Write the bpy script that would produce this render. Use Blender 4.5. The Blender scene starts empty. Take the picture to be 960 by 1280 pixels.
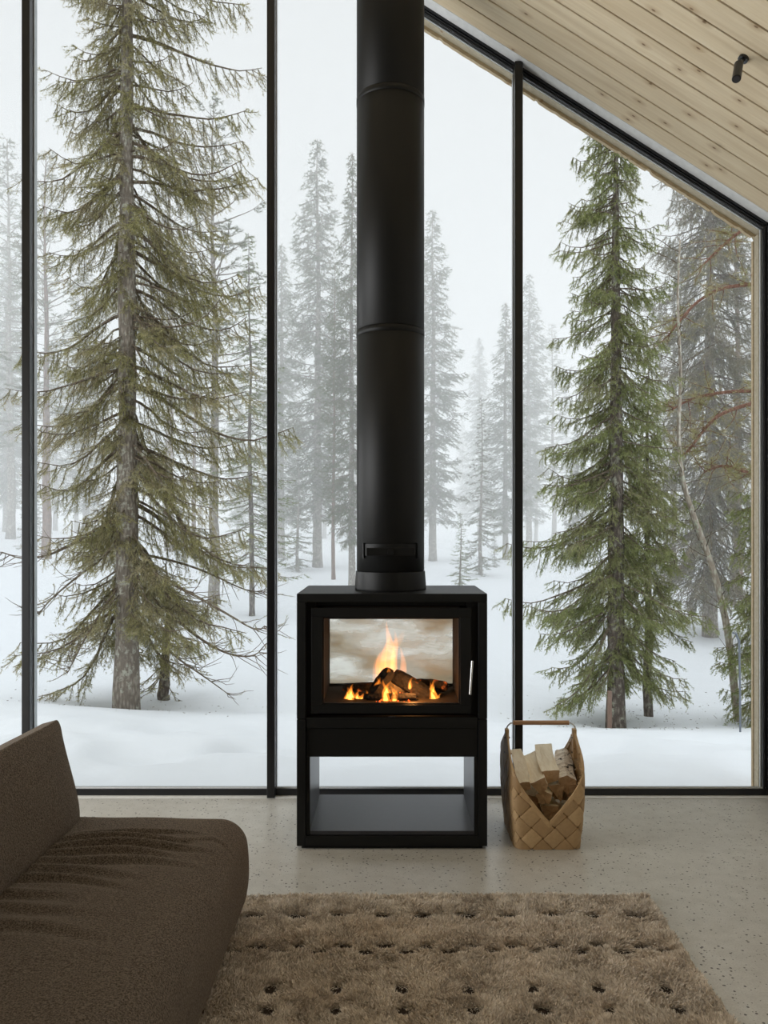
import bpy, bmesh, math, random
import numpy as np
from mathutils import Vector, Matrix, Euler

S = bpy.context.scene
COL = S.collection
PI = math.pi

# ------------------------------------------------------------------ camera
F, CX, CY, EYE = 1000.0, 486.0, 660.0, 1.45
cd = bpy.data.cameras.new('camera')
cam = bpy.data.objects.new('camera', cd); COL.objects.link(cam)
cd.sensor_fit = 'HORIZONTAL'; cd.sensor_width = 36.0
cd.lens = 36.0 * F / 960.0
cd.shift_x = -(CX - 480) / 960.0
cd.shift_y = (CY - 640) / 960.0
cd.clip_start = 0.05; cd.clip_end = 400
cam.location = (0, 0, EYE); cam.rotation_euler = (PI / 2, 0, 0)
S.camera = cam

# ------------------------------------------------------------------ world: overcast sky
W = bpy.data.worlds.new('overcast'); S.world = W; W.use_nodes = True
wn, wl = W.node_tree.nodes, W.node_tree.links
wn.clear()
wo = wn.new('ShaderNodeOutputWorld'); wb = wn.new('ShaderNodeBackground')
wt = wn.new('ShaderNodeTexCoord'); ws = wn.new('ShaderNodeSeparateXYZ'); wr = wn.new('ShaderNodeValToRGB')
wl.new(wt.outputs['Generated'], ws.inputs[0]); wl.new(ws.outputs['Z'], wr.inputs[0])
e = wr.color_ramp.elements
e[0].position = 0.0; e[0].color = (0.655, 0.68, 0.70, 1)
e[1].position = 1.0; e[1].color = (2.7, 2.8, 2.9, 1)
m_ = wr.color_ramp.elements.new(0.56); m_.color = (0.675, 0.695, 0.71, 1)
wl.new(wr.outputs[0], wb.inputs[0]); wb.inputs[1].default_value = 1.0
wl.new(wb.outputs[0], wo.inputs[0])

# added fill light at the solid left wall, out of view; lifts floor and ceiling
ad = bpy.data.lights.new('side_fill_light', 'AREA'); ad.shape = 'RECTANGLE'; ad.size = 2.5; ad.size_y = 3.7; ad.energy = 165; ad.color = (.97, .985, 1.0)
ao = bpy.data.objects.new('side_fill_light', ad); COL.objects.link(ao); ao.location = (-4.60, 2.05, 1.45); ao.rotation_euler = (0, -PI / 2, 0)

S.view_settings.view_transform = 'Standard'; S.view_settings.look = 'None'
S.view_settings.gamma = 1.0; S.view_settings.use_curve_mapping = False
S.view_settings.exposure = 0.28
S.cycles.use_denoising = True
S.cycles.max_bounces = 10; S.cycles.diffuse_bounces = 6; S.cycles.glossy_bounces = 4
S.cycles.transparent_max_bounces = 24; S.cycles.volume_bounces = 3
S.cycles.sample_clamp_indirect = 4.0

# ------------------------------------------------------------------ material helpers
def s2l(c): return tuple((v / 255 / 12.92 if v / 255 <= .04045 else ((v / 255 + .055) / 1.055) ** 2.4) for v in c)
class NT:
    def __init__(s, name):
        s.m = bpy.data.materials.new(name); s.m.use_nodes = True
        s.n, s.l = s.m.node_tree.nodes, s.m.node_tree.links
        s.n.clear(); s.out = s.n.new('ShaderNodeOutputMaterial')
    def node(s, t, **kw):
        n = s.n.new(t)
        for k, v in kw.items(): setattr(n, k, v)
        return n
    def put(s, sock, v):
        if isinstance(v, bpy.types.NodeSocket): s.l.new(v, sock)
        elif isinstance(v, (tuple, list)) and len(v) == 3 and sock.type == 'RGBA': sock.default_value = (*v, 1)
        else: sock.default_value = v
    def coords(s, kind='Object', scale=(1, 1, 1), loc=(0, 0, 0)):
        c = s.node('ShaderNodeTexCoord'); mp = s.node('ShaderNodeMapping')
        s.l.new(c.outputs[kind], mp.inputs[0]); mp.inputs['Scale'].default_value = scale; mp.inputs['Location'].default_value = loc
        return mp.outputs[0]
    def noise(s, vec, scale=5, detail=4, rough=.5, dist=0):
        n = s.node('ShaderNodeTexNoise'); s.l.new(vec, n.inputs['Vector'])
        n.inputs['Scale'].default_value = scale; n.inputs['Detail'].default_value = detail
        n.inputs['Roughness'].default_value = rough; n.inputs['Distortion'].default_value = dist
        return n.outputs['Fac']
    def voro(s, vec, scale=5, feature='F1', rnd=1.0, out='Distance', dim='3D'):
        n = s.node('ShaderNodeTexVoronoi', feature=feature, voronoi_dimensions=dim); s.l.new(vec, n.inputs['Vector'])
        n.inputs['Scale'].default_value = scale; n.inputs['Randomness'].default_value = rnd
        return n.outputs[out]
    def ramp(s, fac, *stops):
        n = s.node('ShaderNodeValToRGB'); s.l.new(fac, n.inputs[0]); el = n.color_ramp.elements
        for i, (p, c) in enumerate(stops):
            if isinstance(c, (int, float)): c = (c, c, c)
            k = el[i] if i < 2 else el.new(p)
            k.position = p; k.color = (*c, 1)
        return n.outputs[0]
    def mix(s, fac, a, b, mode='MIX'):
        n = s.node('ShaderNodeMix', data_type='RGBA', blend_type=mode)
        s.put(n.inputs[0], fac); s.put(n.inputs[6], a); s.put(n.inputs[7], b)
        return n.outputs[2]
    def math(s, op, a, b=0.0):
        n = s.node('ShaderNodeMath', operation=op); s.put(n.inputs[0], a); s.put(n.inputs[1], b)
        return n.outputs[0]
    def bump(s, h, strength=.3, dist=.01):
        n = s.node('ShaderNodeBump'); s.l.new(h, n.inputs['Height'])
        n.inputs['Strength'].default_value = strength; n.inputs['Distance'].default_value = dist
        return n.outputs[0]
    def pbr(s, color=(.5, .5, .5), rough=.5, metal=0.0, spec=.5, normal=None, **kw):
        n = s.node('ShaderNodeBsdfPrincipled')
        s.put(n.inputs['Base Color'], color); s.put(n.inputs['Roughness'], rough); s.put(n.inputs['Metallic'], metal)
        s.put(n.inputs['Specular IOR Level'], spec)
        if normal is not None: s.l.new(normal, n.inputs['Normal'])
        for k, v in kw.items(): s.put(n.inputs[k], v)
        return n.outputs[0]
    def done(s, surf=None, vol=None):
        if surf is not None: s.l.new(surf, s.out.inputs['Surface'])
        if vol is not None: s.l.new(vol, s.out.inputs['Volume'])
        return s.m
    def mixsh(s, fac, a, b):
        n = s.node('ShaderNodeMixShader'); s.put(n.inputs[0], fac); s.l.new(a, n.inputs[1]); s.l.new(b, n.inputs[2])
        return n.outputs[0]

M = {}
def simple(name, color, rough=.5, metal=0.0, spec=.5, nscale=0, nstr=.1, ndist=.002):
    t = NT(name); nm = None
    v = t.coords()
    col = color
    if nscale:
        f = t.noise(v, nscale, 4); nm = t.bump(f, nstr, ndist)
        col = t.mix(f, tuple(c * .85 for c in color), tuple(min(1, c * 1.15) for c in color))
    M[name] = t.done(t.pbr(col, rough, metal, spec, nm)); return M[name]

simple('black_steel', (.006, .0063, .006), .48, 0, .28, 260, .06, .0006)
simple('frame_black', (.007, .0075, .009), .32, 0, .5, 90, .04, .0005)
simple('shelf_steel', (.045, .045, .052), .34, .3, .5, 40, .04, .0006)
simple('grey_metal', (.40, .42, .43), .38, .6, .5, 30, .05, .001)
simple('flashing', (.80, .82, .83), .5, 0, .5, 30, .03, .001)
simple('chrome', (.62, .62, .60), .22, 1.0, .5, 60, .02, .0005)
simple('wall_paint', (.62, .60, .55), .8, 0, .3, 60, .1, .001)
simple('wall_dark', (.16, .145, .12), .8, 0, .3, 60, .1, .001)
simple('soot_brick', (.035, .026, .019), .9, 0, .2, 40, .5, .004)
simple('pole_grey', (.16, .18, .21), .5, 0, .4, 50, .1, .001)
simple('dark_gap', (.028, .013, .006), .9, 0, .1, 40, .1, .001)
simple('white_seal', (.75, .77, .78), .6, 0, .4, 60, .05, .001)

def m_glass():
    t = NT('window_glass')
    fr = t.node('ShaderNodeFresnel'); fr.inputs['IOR'].default_value = 1.3
    a = t.node('ShaderNodeBsdfTransparent'); a.inputs[0].default_value = (.985, .992, .988, 1)
    b = t.node('ShaderNodeBsdfGlossy'); b.inputs['Roughness'].default_value = .0
    n = t.node('ShaderNodeNewGeometry')
    M['glass'] = t.done(t.mixsh(t.math('MULTIPLY', fr.outputs[0], .5), a.outputs[0], b.outputs[0]))
m_glass()

def m_soot_glass(name, thin, thick, tint):
    t = NT(name)
    f = t.noise(t.coords('Object', (2.2, 1, 4.5), (3.2, 0, 1.3)), 1.6, 3, .45, .5)
    f2 = t.noise(t.coords('Object', (3, 1, 14), (3, 1, 2)), 2.5, 5, .6, 1.2)
    ff = t.ramp(t.math('ADD', t.math('MULTIPLY', f, .8), t.math('MULTIPLY', f2, .2)), (.36, thin), (.64, thick))
    a = t.node('ShaderNodeBsdfTransparent'); a.inputs[0].default_value = (.99, .97, .93, 1)
    d = t.node('ShaderNodeBsdfDiffuse'); d.inputs[0].default_value = (*tint, 1)
    tr = t.node('ShaderNodeBsdfTranslucent'); tr.inputs[0].default_value = (*tint, 1)
    s_ = t.mixsh(.78, d.outputs[0], tr.outputs[0])
    M[name] = t.done(t.mixsh(ff, a.outputs[0], s_))
m_soot_glass('soot_glass', .10, .80, (.72, .60, .43))

def m_concrete():
    t = NT('concrete_floor')
    v = t.coords()
    big = t.noise(v, 1.3, 5, .6)
    mid = t.noise(v, 14, 5, .6)
    base = t.mix(t.ramp(big, (.35, 0.0), (.65, 1.0)), (.50, .475, .425), (.58, .56, .505))
    base = t.mix(t.math('MULTIPLY', t.ramp(mid, (.4, 0), (.7, 1)), .35), base, (.36, .335, .285))
    fine = t.noise(v, 170, 3, .6)
    base = t.mix(t.math('MULTIPLY', t.ramp(fine, (.45, 0), (.62, 1)), .28), base, (.31, .29, .25))
    # dark aggregate chips and pale chips
    vd = t.voro(v, 46); vc = t.voro(v, 46, out='Color')
    sep = t.node('ShaderNodeSeparateColor'); t.l.new(vc, sep.inputs[0])
    chip = t.math('MULTIPLY', t.ramp(vd, (.17, 1.0), (.23, 0.0)), t.ramp(sep.outputs[0], (.48, 0.0), (.50, 1.0)))
    base = t.mix(chip, base, (.075, .065, .055))
    vd2 = t.voro(t.coords('Object', (1, 1, 1), (3.3, 7.1, 0)), 90); vc2 = t.voro(t.coords('Object', (1, 1, 1), (3.3, 7.1, 0)), 90, out='Color')
    sep2 = t.node('ShaderNodeSeparateColor'); t.l.new(vc2, sep2.inputs[0])
    chip2 = t.math('MULTIPLY', t.ramp(vd2, (.16, 1.0), (.24, 0.0)), t.ramp(sep2.outputs[1], (.72, 0.0), (.74, 1.0)))
    base = t.mix(chip2, base, (.11, .10, .085))
    r = t.math('ADD', t.math('MULTIPLY', mid, .16), .24)
    M['concrete'] = t.done(t.pbr(base, r, 0, .5, t.bump(mid, .05, .002)))
m_concrete()

def m_ceiling():
    t = NT('pine_boards')
    g = t.node('ShaderNodeNewGeometry')
    rnd = g.outputs['Random Per Island']
    tc = t.node('ShaderNodeTexCoord'); cb = t.node('ShaderNodeCombineXYZ')
    t.l.new(t.math('MULTIPLY', rnd, 37.0), cb.inputs[0]); t.l.new(t.math('MULTIPLY', rnd, 91.0), cb.inputs[1]); t.l.new(t.math('MULTIPLY', rnd, 11.0), cb.inputs[2])
    va = t.node('ShaderNodeVectorMath', operation='ADD'); t.l.new(tc.outputs['Object'], va.inputs[0]); t.l.new(cb.outputs[0], va.inputs[1])
    def mp(sc):
        m = t.node('ShaderNodeMapping'); t.l.new(va.outputs[0], m.inputs[0]); m.inputs['Scale'].default_value = sc; return m.outputs[0]
    grain = t.noise(mp((1.2, 26, 26)), 2.2, 5, .6, .6)
    broad = t.noise(mp((.7, 7, 7)), 1.5, 3, .5, .5)
    col = t.mix(t.ramp(grain, (.3, 0), (.72, 1)), (.68, .56, .38), (.80, .70, .52))
    col = t.mix(t.math('MULTIPLY', t.ramp(broad, (.45, 0), (.7, 1)), .5), col, (.52, .40, .25))
    col = t.mix(t.math('MULTIPLY', t.math('SUBTRACT', rnd, .5), .3), col, (.85, .72, .50))
    kv = mp((4.2, 8.5, 1))
    kd = t.voro(kv, 1.0, dim='2D'); kc = t.voro(kv, 1.0, out='Color', dim='2D')
    sp = t.node('ShaderNodeSeparateColor'); t.l.new(kc, sp.inputs[0])
    on = t.ramp(sp.outputs[0], (.46, 0.0), (.48, 1.0))
    halo = t.math('MULTIPLY', t.ramp(kd, (.05, 1.0), (.22, 0.0)), on)
    core = t.math('MULTIPLY', t.ramp(kd, (.028, 1.0), (.052, 0.0)), on)
    col = t.mix(t.math('MULTIPLY', halo, .45), col, (.36, .22, .10))
    col = t.mix(t.math('MULTIPLY', core, .8), col, (.14, .07, .03))
    M['boards'] = t.done(t.pbr(col, .6, 0, .3, t.bump(grain, .08, .002)))
m_ceiling()

def m_wood(name, a, b, knot, sc=(1, 1, 1), rough=.65):
    t = NT(name); v = t.coords('Object', sc)
    g = t.noise(v, 3, 6, .6, 1.0)
    col = t.mix(t.ramp(g, (.35, 0), (.68, 1)), a, b)
    k = t.voro(t.coords('Object', (2.2, 2.2, 2.2)), 4)
    col = t.mix(t.math('MULTIPLY', t.ramp(k, (.05, 1.0), (.10, 0.0)), .7), col, knot)
    M[name] = t.done(t.pbr(col, rough, 0, .3, t.bump(g, .15, .003)))
m_wood('reveal_wood', (.44, .37, .26), (.56, .49, .37), (.25, .12, .04), (3, 12, 12))
m_wood('reveal_edge', (.46, .35, .21), (.60, .48, .31), (.30, .15, .05), (6, 20, 20))
m_wood('grip_wood', (.42, .24, .13), (.55, .34, .20), (.3, .15, .08), (2, 30, 30), .45)
m_wood('split_wood', (.78, .66, .46), (.93, .84, .66), (.30, .17, .07), (18, 2, 18))
m_wood('log_end', (.36, .22, .11), (.50, .33, .18), (.22, .12, .05), (10, 10, 10))
m_wood('stake_wood', (.20, .13, .10), (.27, .19, .15), (.1, .06, .05), (20, 20, 3))

def m_birchbark():
    t = NT('birch_bark'); v = t.coords('Object', (4, 30, 30))
    g = t.noise(v, 2, 5, .6)
    v2 = t.coords('Object', (9, 9, 26)); g2 = t.noise(v2, 2.2, 4, .6)
    col = t.mix(t.ramp(g, (.40, 0), (.6, 1)), (.60, .52, .42), (.88, .82, .72))
    col = t.mix(t.ramp(g2, (.56, 0), (.62, 1)), col, (.055, .04, .03))
    M['birch_bark'] = t.done(t.pbr(col, .7, 0, .2, t.bump(g, .3, .003)))
m_birchbark()

def m_basket():
    t = NT('birch_strips')
    at = t.node('ShaderNodeAttribute', attribute_name='strip')
    v = t.coords('Object', (1, 1, 1)); g = t.noise(v, 60, 4, .6)
    col = t.mix(at.outputs['Fac'], (.34, .21, .10), (.62, .43, .235))
    col = t.mix(t.math('MULTIPLY', t.ramp(g, (.4, 0), (.7, 1)), .25), col, (.27, .16, .07))
    M['basket'] = t.done(t.pbr(col, .55, 0, .35, t.bump(g, .1, .001)))
m_basket()

def m_fabric(name, a, b, scale=230, bs=1.0):
    t = NT(name); v = t.coords('Object')
    n1 = t.noise(v, scale, 3, .7); n2 = t.noise(v, 9, 4, .6)
    w = t.voro(v, scale * .55)
    col = t.mix(t.ramp(n1, (.36, 0), (.66, 1)), a, b)
    col = t.mix(t.math('MULTIPLY', n2, .25), col, tuple(c * .7 for c in a))
    h = t.math('ADD', n1, t.math('MULTIPLY', w, .6))
    M[name] = t.done(t.pbr(col, .95, 0, .1, t.bump(h, bs, .0025), **{'Sheen Weight': .25, 'Sheen Roughness': .5, 'Sheen Tint': (.6, .5, .4, 1)}))
m_fabric('sofa_wool', (.033, .026, .020), (.24, .193, .152))

def m_pile():
    t = NT('rug_wool')
    g = t.node('ShaderNodeNewGeometry'); v = t.coords('Object')
    n = t.noise(v, 5.5, 4, .6); n3 = t.noise(v, 30, 3, .6)
    col = t.mix(g.outputs['Random Per Island'], (.52, .455, .38), (.93, .85, .745))
    col = t.mix(t.math('MULTIPLY', t.ramp(n, (.4, 0), (.65, 1)), .45), col, (.92, .82, .70))
    col = t.mix(t.math('MULTIPLY', t.ramp(n3, (.45, 0), (.7, 1)), .35), col, (.40, .33, .26))
    M['pile'] = t.done(t.pbr(col, .95, 0, .08))
    simple('rug_backing', (.04, .03, .024), .95, 0, .05, 80, .6, .004)
m_pile()

def m_snow():
    t = NT('snow'); v = t.coords('Object')
    f = t.noise(v, 22, 5, .6); f2 = t.noise(v, 2.0, 5, .55)
    h = t.math('ADD', t.math('MULTIPLY', f, .12), f2)
    M['snow'] = t.done(t.pbr((.60, .625, .65), .6, 0, .25, t.bump(h, .35, .05)))
m_snow()

def m_needles(name, a, b, c, sc=2.2):
    t = NT(name); v = t.coords('Object')
    g = t.node('ShaderNodeNewGeometry')
    n = t.noise(v, sc, 4, .6); n2 = t.noise(v, 6.5, 3, .6)
    col = t.mix(g.outputs['Random Per Island'], a, b)
    col = t.mix(t.math('MULTIPLY', t.ramp(n, (.45, 0), (.62, 1)), .75), col, c)
    col = t.mix(t.math('MULTIPLY', t.ramp(n2, (.5, 0), (.7, 1)), .4), col, tuple(k * .6 for k in a))
    d = t.node('ShaderNodeBsdfDiffuse'); t.l.new(col, d.inputs[0])
    tr = t.node('ShaderNodeBsdfTranslucent'); t.l.new(col, tr.inputs[0])
    M[name] = t.done(t.mixsh(.3, d.outputs[0], tr.outputs[0]))
m_needles('needles_olive', (.25, .24, .105), (.47, .44, .22), (.50, .44, .30))
m_needles('needles_green', (.20, .24, .09), (.44, .47, .21), (.36, .35, .19))
m_needles('needles_brown', (.17, .165, .095), (.28, .26, .16), (.32, .26, .18))
m_needles('needles_far', (.10, .125, .065), (.19, .21, .11), (.20, .185, .12))
m_needles('needles_light', (.15, .20, .08), (.30, .34, .16), (.24, .25, .13))
m_needles('lichen', (.26, .27, .21), (.42, .42, .34), (.32, .32, .27))

def m_bark(name, a, b, c, sc=1.0):
    t = NT(name); v = t.coords('Object', (1, 1, .35))
    vo = t.voro(v, 34 * sc); n = t.noise(v, 60 * sc, 4, .6); n2 = t.noise(t.coords('Object'), 14, 5, .7)
    col = t.mix(t.ramp(vo, (.1, 0), (.55, 1)), b, a)
    col = t.mix(t.ramp(n2, (.54, 0), (.64, 1)), col, c)
    h = t.math('ADD', t.math('MULTIPLY', vo, -1), t.math('MULTIPLY', n, .5))
    M[name] = t.done(t.pbr(col, .9, 0, .1, t.bump(h, .9, .02)))
m_bark('bark_grey', (.22, .19, .16), (.40, .36, .31), (.50, .50, .43))
m_bark('bark_dark', (.12, .10, .085), (.27, .235, .20), (.36, .37, .30))
m_bark('bark_pine', (.17, .10, .070), (.30, .19, .14), (.20, .16, .12), .6)
m_bark('bark_birch', (.40, .34, .28), (.72, .68, .60), (.55, .58, .46))
m_bark('twig', (.15, .12, .09), (.25, .20, .155), (.40, .40, .32))
m_bark('twig_red', (.21, .11, .080), (.31, .18, .135), (.27, .18, .13))

# ------------------------------------------------------------------ object helpers
def tag(o, label=None, cat=None, group=None, kind=None):
    if label: o['label'] = label
    if cat: o['category'] = cat
    if group: o['group'] = group
    if kind: o['kind'] = kind
    return o
def empty(name, loc=(0, 0, 0), rz=0):
    o = bpy.data.objects.new(name, None); COL.objects.link(o); o.location = loc; o.rotation_euler = (0, 0, rz)
    o.empty_display_size = .1; return o
def link(name, me, mat, parent=None, loc=(0, 0, 0), smooth=False, bevel=0, seg=2):
    o = bpy.data.objects.new(name, me); COL.objects.link(o); o.location = loc
    if mat is not None and not me.materials:
        for m in (mat if isinstance(mat, (list, tuple)) else [mat]): me.materials.append(m)
    if parent: o.parent = parent
    if smooth: me.shade_smooth()
    else: me.shade_flat()
    if bevel:
        b = o.modifiers.new('bevel', 'BEVEL'); b.width = bevel; b.segments = seg; b.limit_method = 'ANGLE'; b.angle_limit = .6
    return o
class MB:
    def __init__(s): s.v = []; s.q = []; s.t = []; s.n = 0
    def add(s, v, q=None, t=None):
        v = np.asarray(v, float).reshape(-1, 3)
        if q is not None and len(q): s.q.append(np.asarray(q, int).reshape(-1, 4) + s.n)
        if t is not None and len(t): s.t.append(np.asarray(t, int).reshape(-1, 3) + s.n)
        s.v.append(v); s.n += len(v); return s
    def box(s, x0, x1, y0, y1, z0, z1):
        v = [(x, y, z) for x in (x0, x1) for y in (y0, y1) for z in (z0, z1)]
        return s.add(v, [(0, 1, 3, 2), (4, 6, 7, 5), (0, 4, 5, 1), (2, 3, 7, 6), (0, 2, 6, 4), (1, 5, 7, 3)])
    def prism(s, pts, y0, y1):   # polygon in xz (list) extruded along y, fan-capped
        n = len(pts); v = [(x, y0, z) for x, z in pts] + [(x, y1, z) for x, z in pts]
        q = [(i, (i + 1) % n, n + (i + 1) % n, n + i) for i in range(n)]
        t = [(0, i + 1, i) for i in range(1, n - 1)] + [(n, n + i, n + i + 1) for i in range(1, n - 1)]
        return s.add(v, q, t)
    def tube(s, pts, rad, sides=8, caps=True):
        P = np.asarray(pts, float); n = len(P)
        R = np.full(n, rad) if np.isscalar(rad) else np.asarray(rad, float)
        T = np.gradient(P, axis=0); T /= np.linalg.norm(T, axis=1)[:, None] + 1e-9
        ref = np.array([0, 0, 1.]) if abs(T[:, 2]).mean() < .8 else np.array([1., 0, 0])
        A = np.cross(T, ref); A /= np.linalg.norm(A, axis=1)[:, None] + 1e-9; B = np.cross(T, A)
        a = np.linspace(0, 2 * PI, sides, endpoint=False)
        V = P[:, None] + R[:, None, None] * (np.cos(a)[None, :, None] * A[:, None] + np.sin(a)[None, :, None] * B[:, None])
        i, j = np.meshgrid(np.arange(n - 1), np.arange(sides), indexing='ij'); j2 = (j + 1) % sides
        q = np.stack([i * sides + j, i * sides + j2, (i + 1) * sides + j2, (i + 1) * sides + j], -1).reshape(-1, 4)
        t = []
        if caps: t = [(0, k + 1, k) for k in range(1, sides - 1)] + [((n - 1) * sides, (n - 1) * sides + k, (n - 1) * sides + k + 1) for k in range(1, sides - 1)]
        return s.add(V, q, t)
    def lathe(s, prof, sides=48, c=(0, 0)):   # prof list of (r,z)
        a = np.linspace(0, 2 * PI, sides, endpoint=False); n = len(prof)
        V = [(c[0] + r * math.cos(t), c[1] + r * math.sin(t), z) for r, z in prof for t in a]
        q = [(i * sides + j, i * sides + (j + 1) % sides, (i + 1) * sides + (j + 1) % sides, (i + 1) * sides + j) for i in range(n - 1) for j in range(sides)]
        return s.add(V, q)
    def mesh(s, name):
        V = np.concatenate(s.v); me = bpy.data.meshes.new(name)
        q = np.concatenate(s.q) if s.q else np.zeros((0, 4), int); t = np.concatenate(s.t) if s.t else np.zeros((0, 3), int)
        me.vertices.add(len(V)); me.vertices.foreach_set('co', V.ravel())
        nl = len(q) * 4 + len(t) * 3; me.loops.add(nl)
        me.loops.foreach_set('vertex_index', np.concatenate([q.ravel(), t.ravel()]))
        me.polygons.add(len(q) + len(t))
        st = np.concatenate([np.arange(len(q)) * 4, len(q) * 4 + np.arange(len(t)) * 3])
        me.polygons.foreach_set('loop_start', st)
        me.update(calc_edges=True); me.validate(); return me
    def build(s, name, mat, parent=None, loc=(0, 0, 0), **kw):
        return link(name, s.mesh(name), mat, parent, loc, **kw)
def grid_mesh(V):  # V (n,m,3)
    n, m = V.shape[:2]; i, j = np.meshgrid(np.arange(n - 1), np.arange(m - 1), indexing='ij')
    q = np.stack([i * m + j, (i + 1) * m + j, (i + 1) * m + j + 1, i * m + j + 1], -1).reshape(-1, 4)
    return V.reshape(-1, 3), q
def P(px, py, Y): return ((px - CX) * Y / F, Y, EYE - (py - CY) * Y / F)   # a point seen there at distance Y
def X(px, Y): return (px - CX) * Y / F
def Z(py, Y): return EYE - (py - CY) * Y / F
class VN:  # smooth value noise
    def __init__(s, seed): s.g = np.random.RandomState(seed).rand(256, 256)
    def __call__(s, x, y, sc=1.0):
        x = np.asarray(x) * sc + 1000; y = np.asarray(y) * sc + 1000
        xi = np.floor(x).astype(int); yi = np.floor(y).astype(int); fx = x - xi; fy = y - yi
        fx = fx * fx * (3 - 2 * fx); fy = fy * fy * (3 - 2 * fy); g = s.g
        a = g[xi % 256, yi % 256]; b = g[(xi + 1) % 256, yi % 256]; c = g[xi % 256, (yi + 1) % 256]; d = g[(xi + 1) % 256, (yi + 1) % 256]
        return (a * (1 - fx) + b * fx) * (1 - fy) + (c * (1 - fx) + d * fx) * fy - .5

# ================================================================== ROOM
YW = 4.33                     # window wall
SL = 0.6326; A0 = 2.949       # roof slope, ceiling height over the eye at x = 0
XR, XL = 2.062, -4.63; RX = -1.29
def zc(x): return EYE + A0 - SL * x if x >= RX else EYE + A0 - SL * RX + SL * (x - RX)
th = math.atan(SL); LEN = math.cos(th)
YB = -3.2

fl = MB(); fl.box(XL, XR, YB, YW - .045, -.22, 0)
tag(fl.build('floor', M['concrete']), 'polished grey concrete floor with dark speckled aggregate', 'floor', kind='structure')
sl = MB(); sl.box(XL, XR, YW - .0415, YW + .03, -.22, .003)
tag(sl.build('trim_1', [M['white_seal']]), 'pale narrow sill strip along the foot of the glass wall', 'trim', kind='structure')
simple('sill_concrete', (.72, .71, .67), .6, 0, .3, 30, .1, .001)
bpy.data.objects['trim_1'].data.materials[0] = M['sill_concrete']
g_ = MB(); g_.box(XL, XR, YW - .047, YW - .0405, -.2, -.012)
tag(g_.build('trim_2', M['dark_gap']), 'thin dark joint between floor and sill strip', 'trim', kind='structure')

def slope_obj(side):
    x0 = RX; x1 = XR if side > 0 else XL
    L = abs(x1 - x0) / LEN
    o = empty('ceiling' , (0, 0, 0))
    bpy.data.objects.remove(o)
    mb = MB(); y = 4.248; k = 0; w = .1310
    while y > YB:
        mb.box(0, L, y - w + .0102, y, 0, .016); y -= w; k += 1
    me = mb.mesh('ceiling')
    o = link('ceiling', me, M['boards'], bevel=.0015, seg=1)
    o.location = (x0, 0, zc(x0)); o.rotation_euler = (0, th, 0) if side > 0 else (0, PI - th, 0)
    if side < 0:   # mirrored: thickness must go up
        o.rotation_euler = (0, -th, 0); o.scale = (-1, 1, 1)
    d = MB(); d.box(-.02, L, YB, 4.36, .0162, .22)
    dk = d.build('roof_deck', M['dark_gap'], o)
    return o
c1 = slope_obj(1); tag(c1, 'sloping ceiling of pale knotty pine boards at the right', 'ceiling', kind='structure')
c2 = slope_obj(-1); tag(c2, 'sloping pine board ceiling left of the ridge', 'ceiling', kind='structure')
c1.name = 'ceiling'; c2.name = 'ceiling.001'

wr_ = MB(); wr_.box(XR, XR + .15, YB, YW + .03, -.2, zc(XR) + .05)
tag(wr_.build('wall_right', M['wall_paint']), 'pale right side wall under the low eaves', 'wall', kind='structure')
wl_ = MB(); wl_.box(XL - .15, XL, YB, YW + .03, -.2, zc(XL) + .05)
tag(wl_.build('wall_left', M['wall_paint']), 'pale left side wall under the eaves', 'wall', kind='structure')
wbk = MB()
wbk.prism([(XL, -.2), (XR, -.2), (XR, zc(XR)), (RX, zc(RX)), (XL, zc(XL))], YB - .15, YB)
tag(wbk.build('wall_back', M['wall_dark']), 'rear wall behind the viewer', 'wall', kind='structure')

# made-up window bars around the added fill light; the wall has no opening
fill_frame = empty('window_6'); tag(fill_frame, 'added black bars around the fill light at the left wall beyond the frame', 'window', kind='structure')
for y0, y1, z0, z1 in ((.10, .18, .12, 2.80), (3.92, 4.0, .12, 2.80), (.18, 3.92, .12, .19), (.18, 3.92, 2.72, 2.80), (1.40, 1.45, .19, 2.72), (2.65, 2.70, .19, 2.72)):
    mb = MB(); mb.box(XL + .001, XL + .06, y0, y1, z0, z1); mb.build('frame_bar', M['frame_black'], fill_frame)

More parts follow.
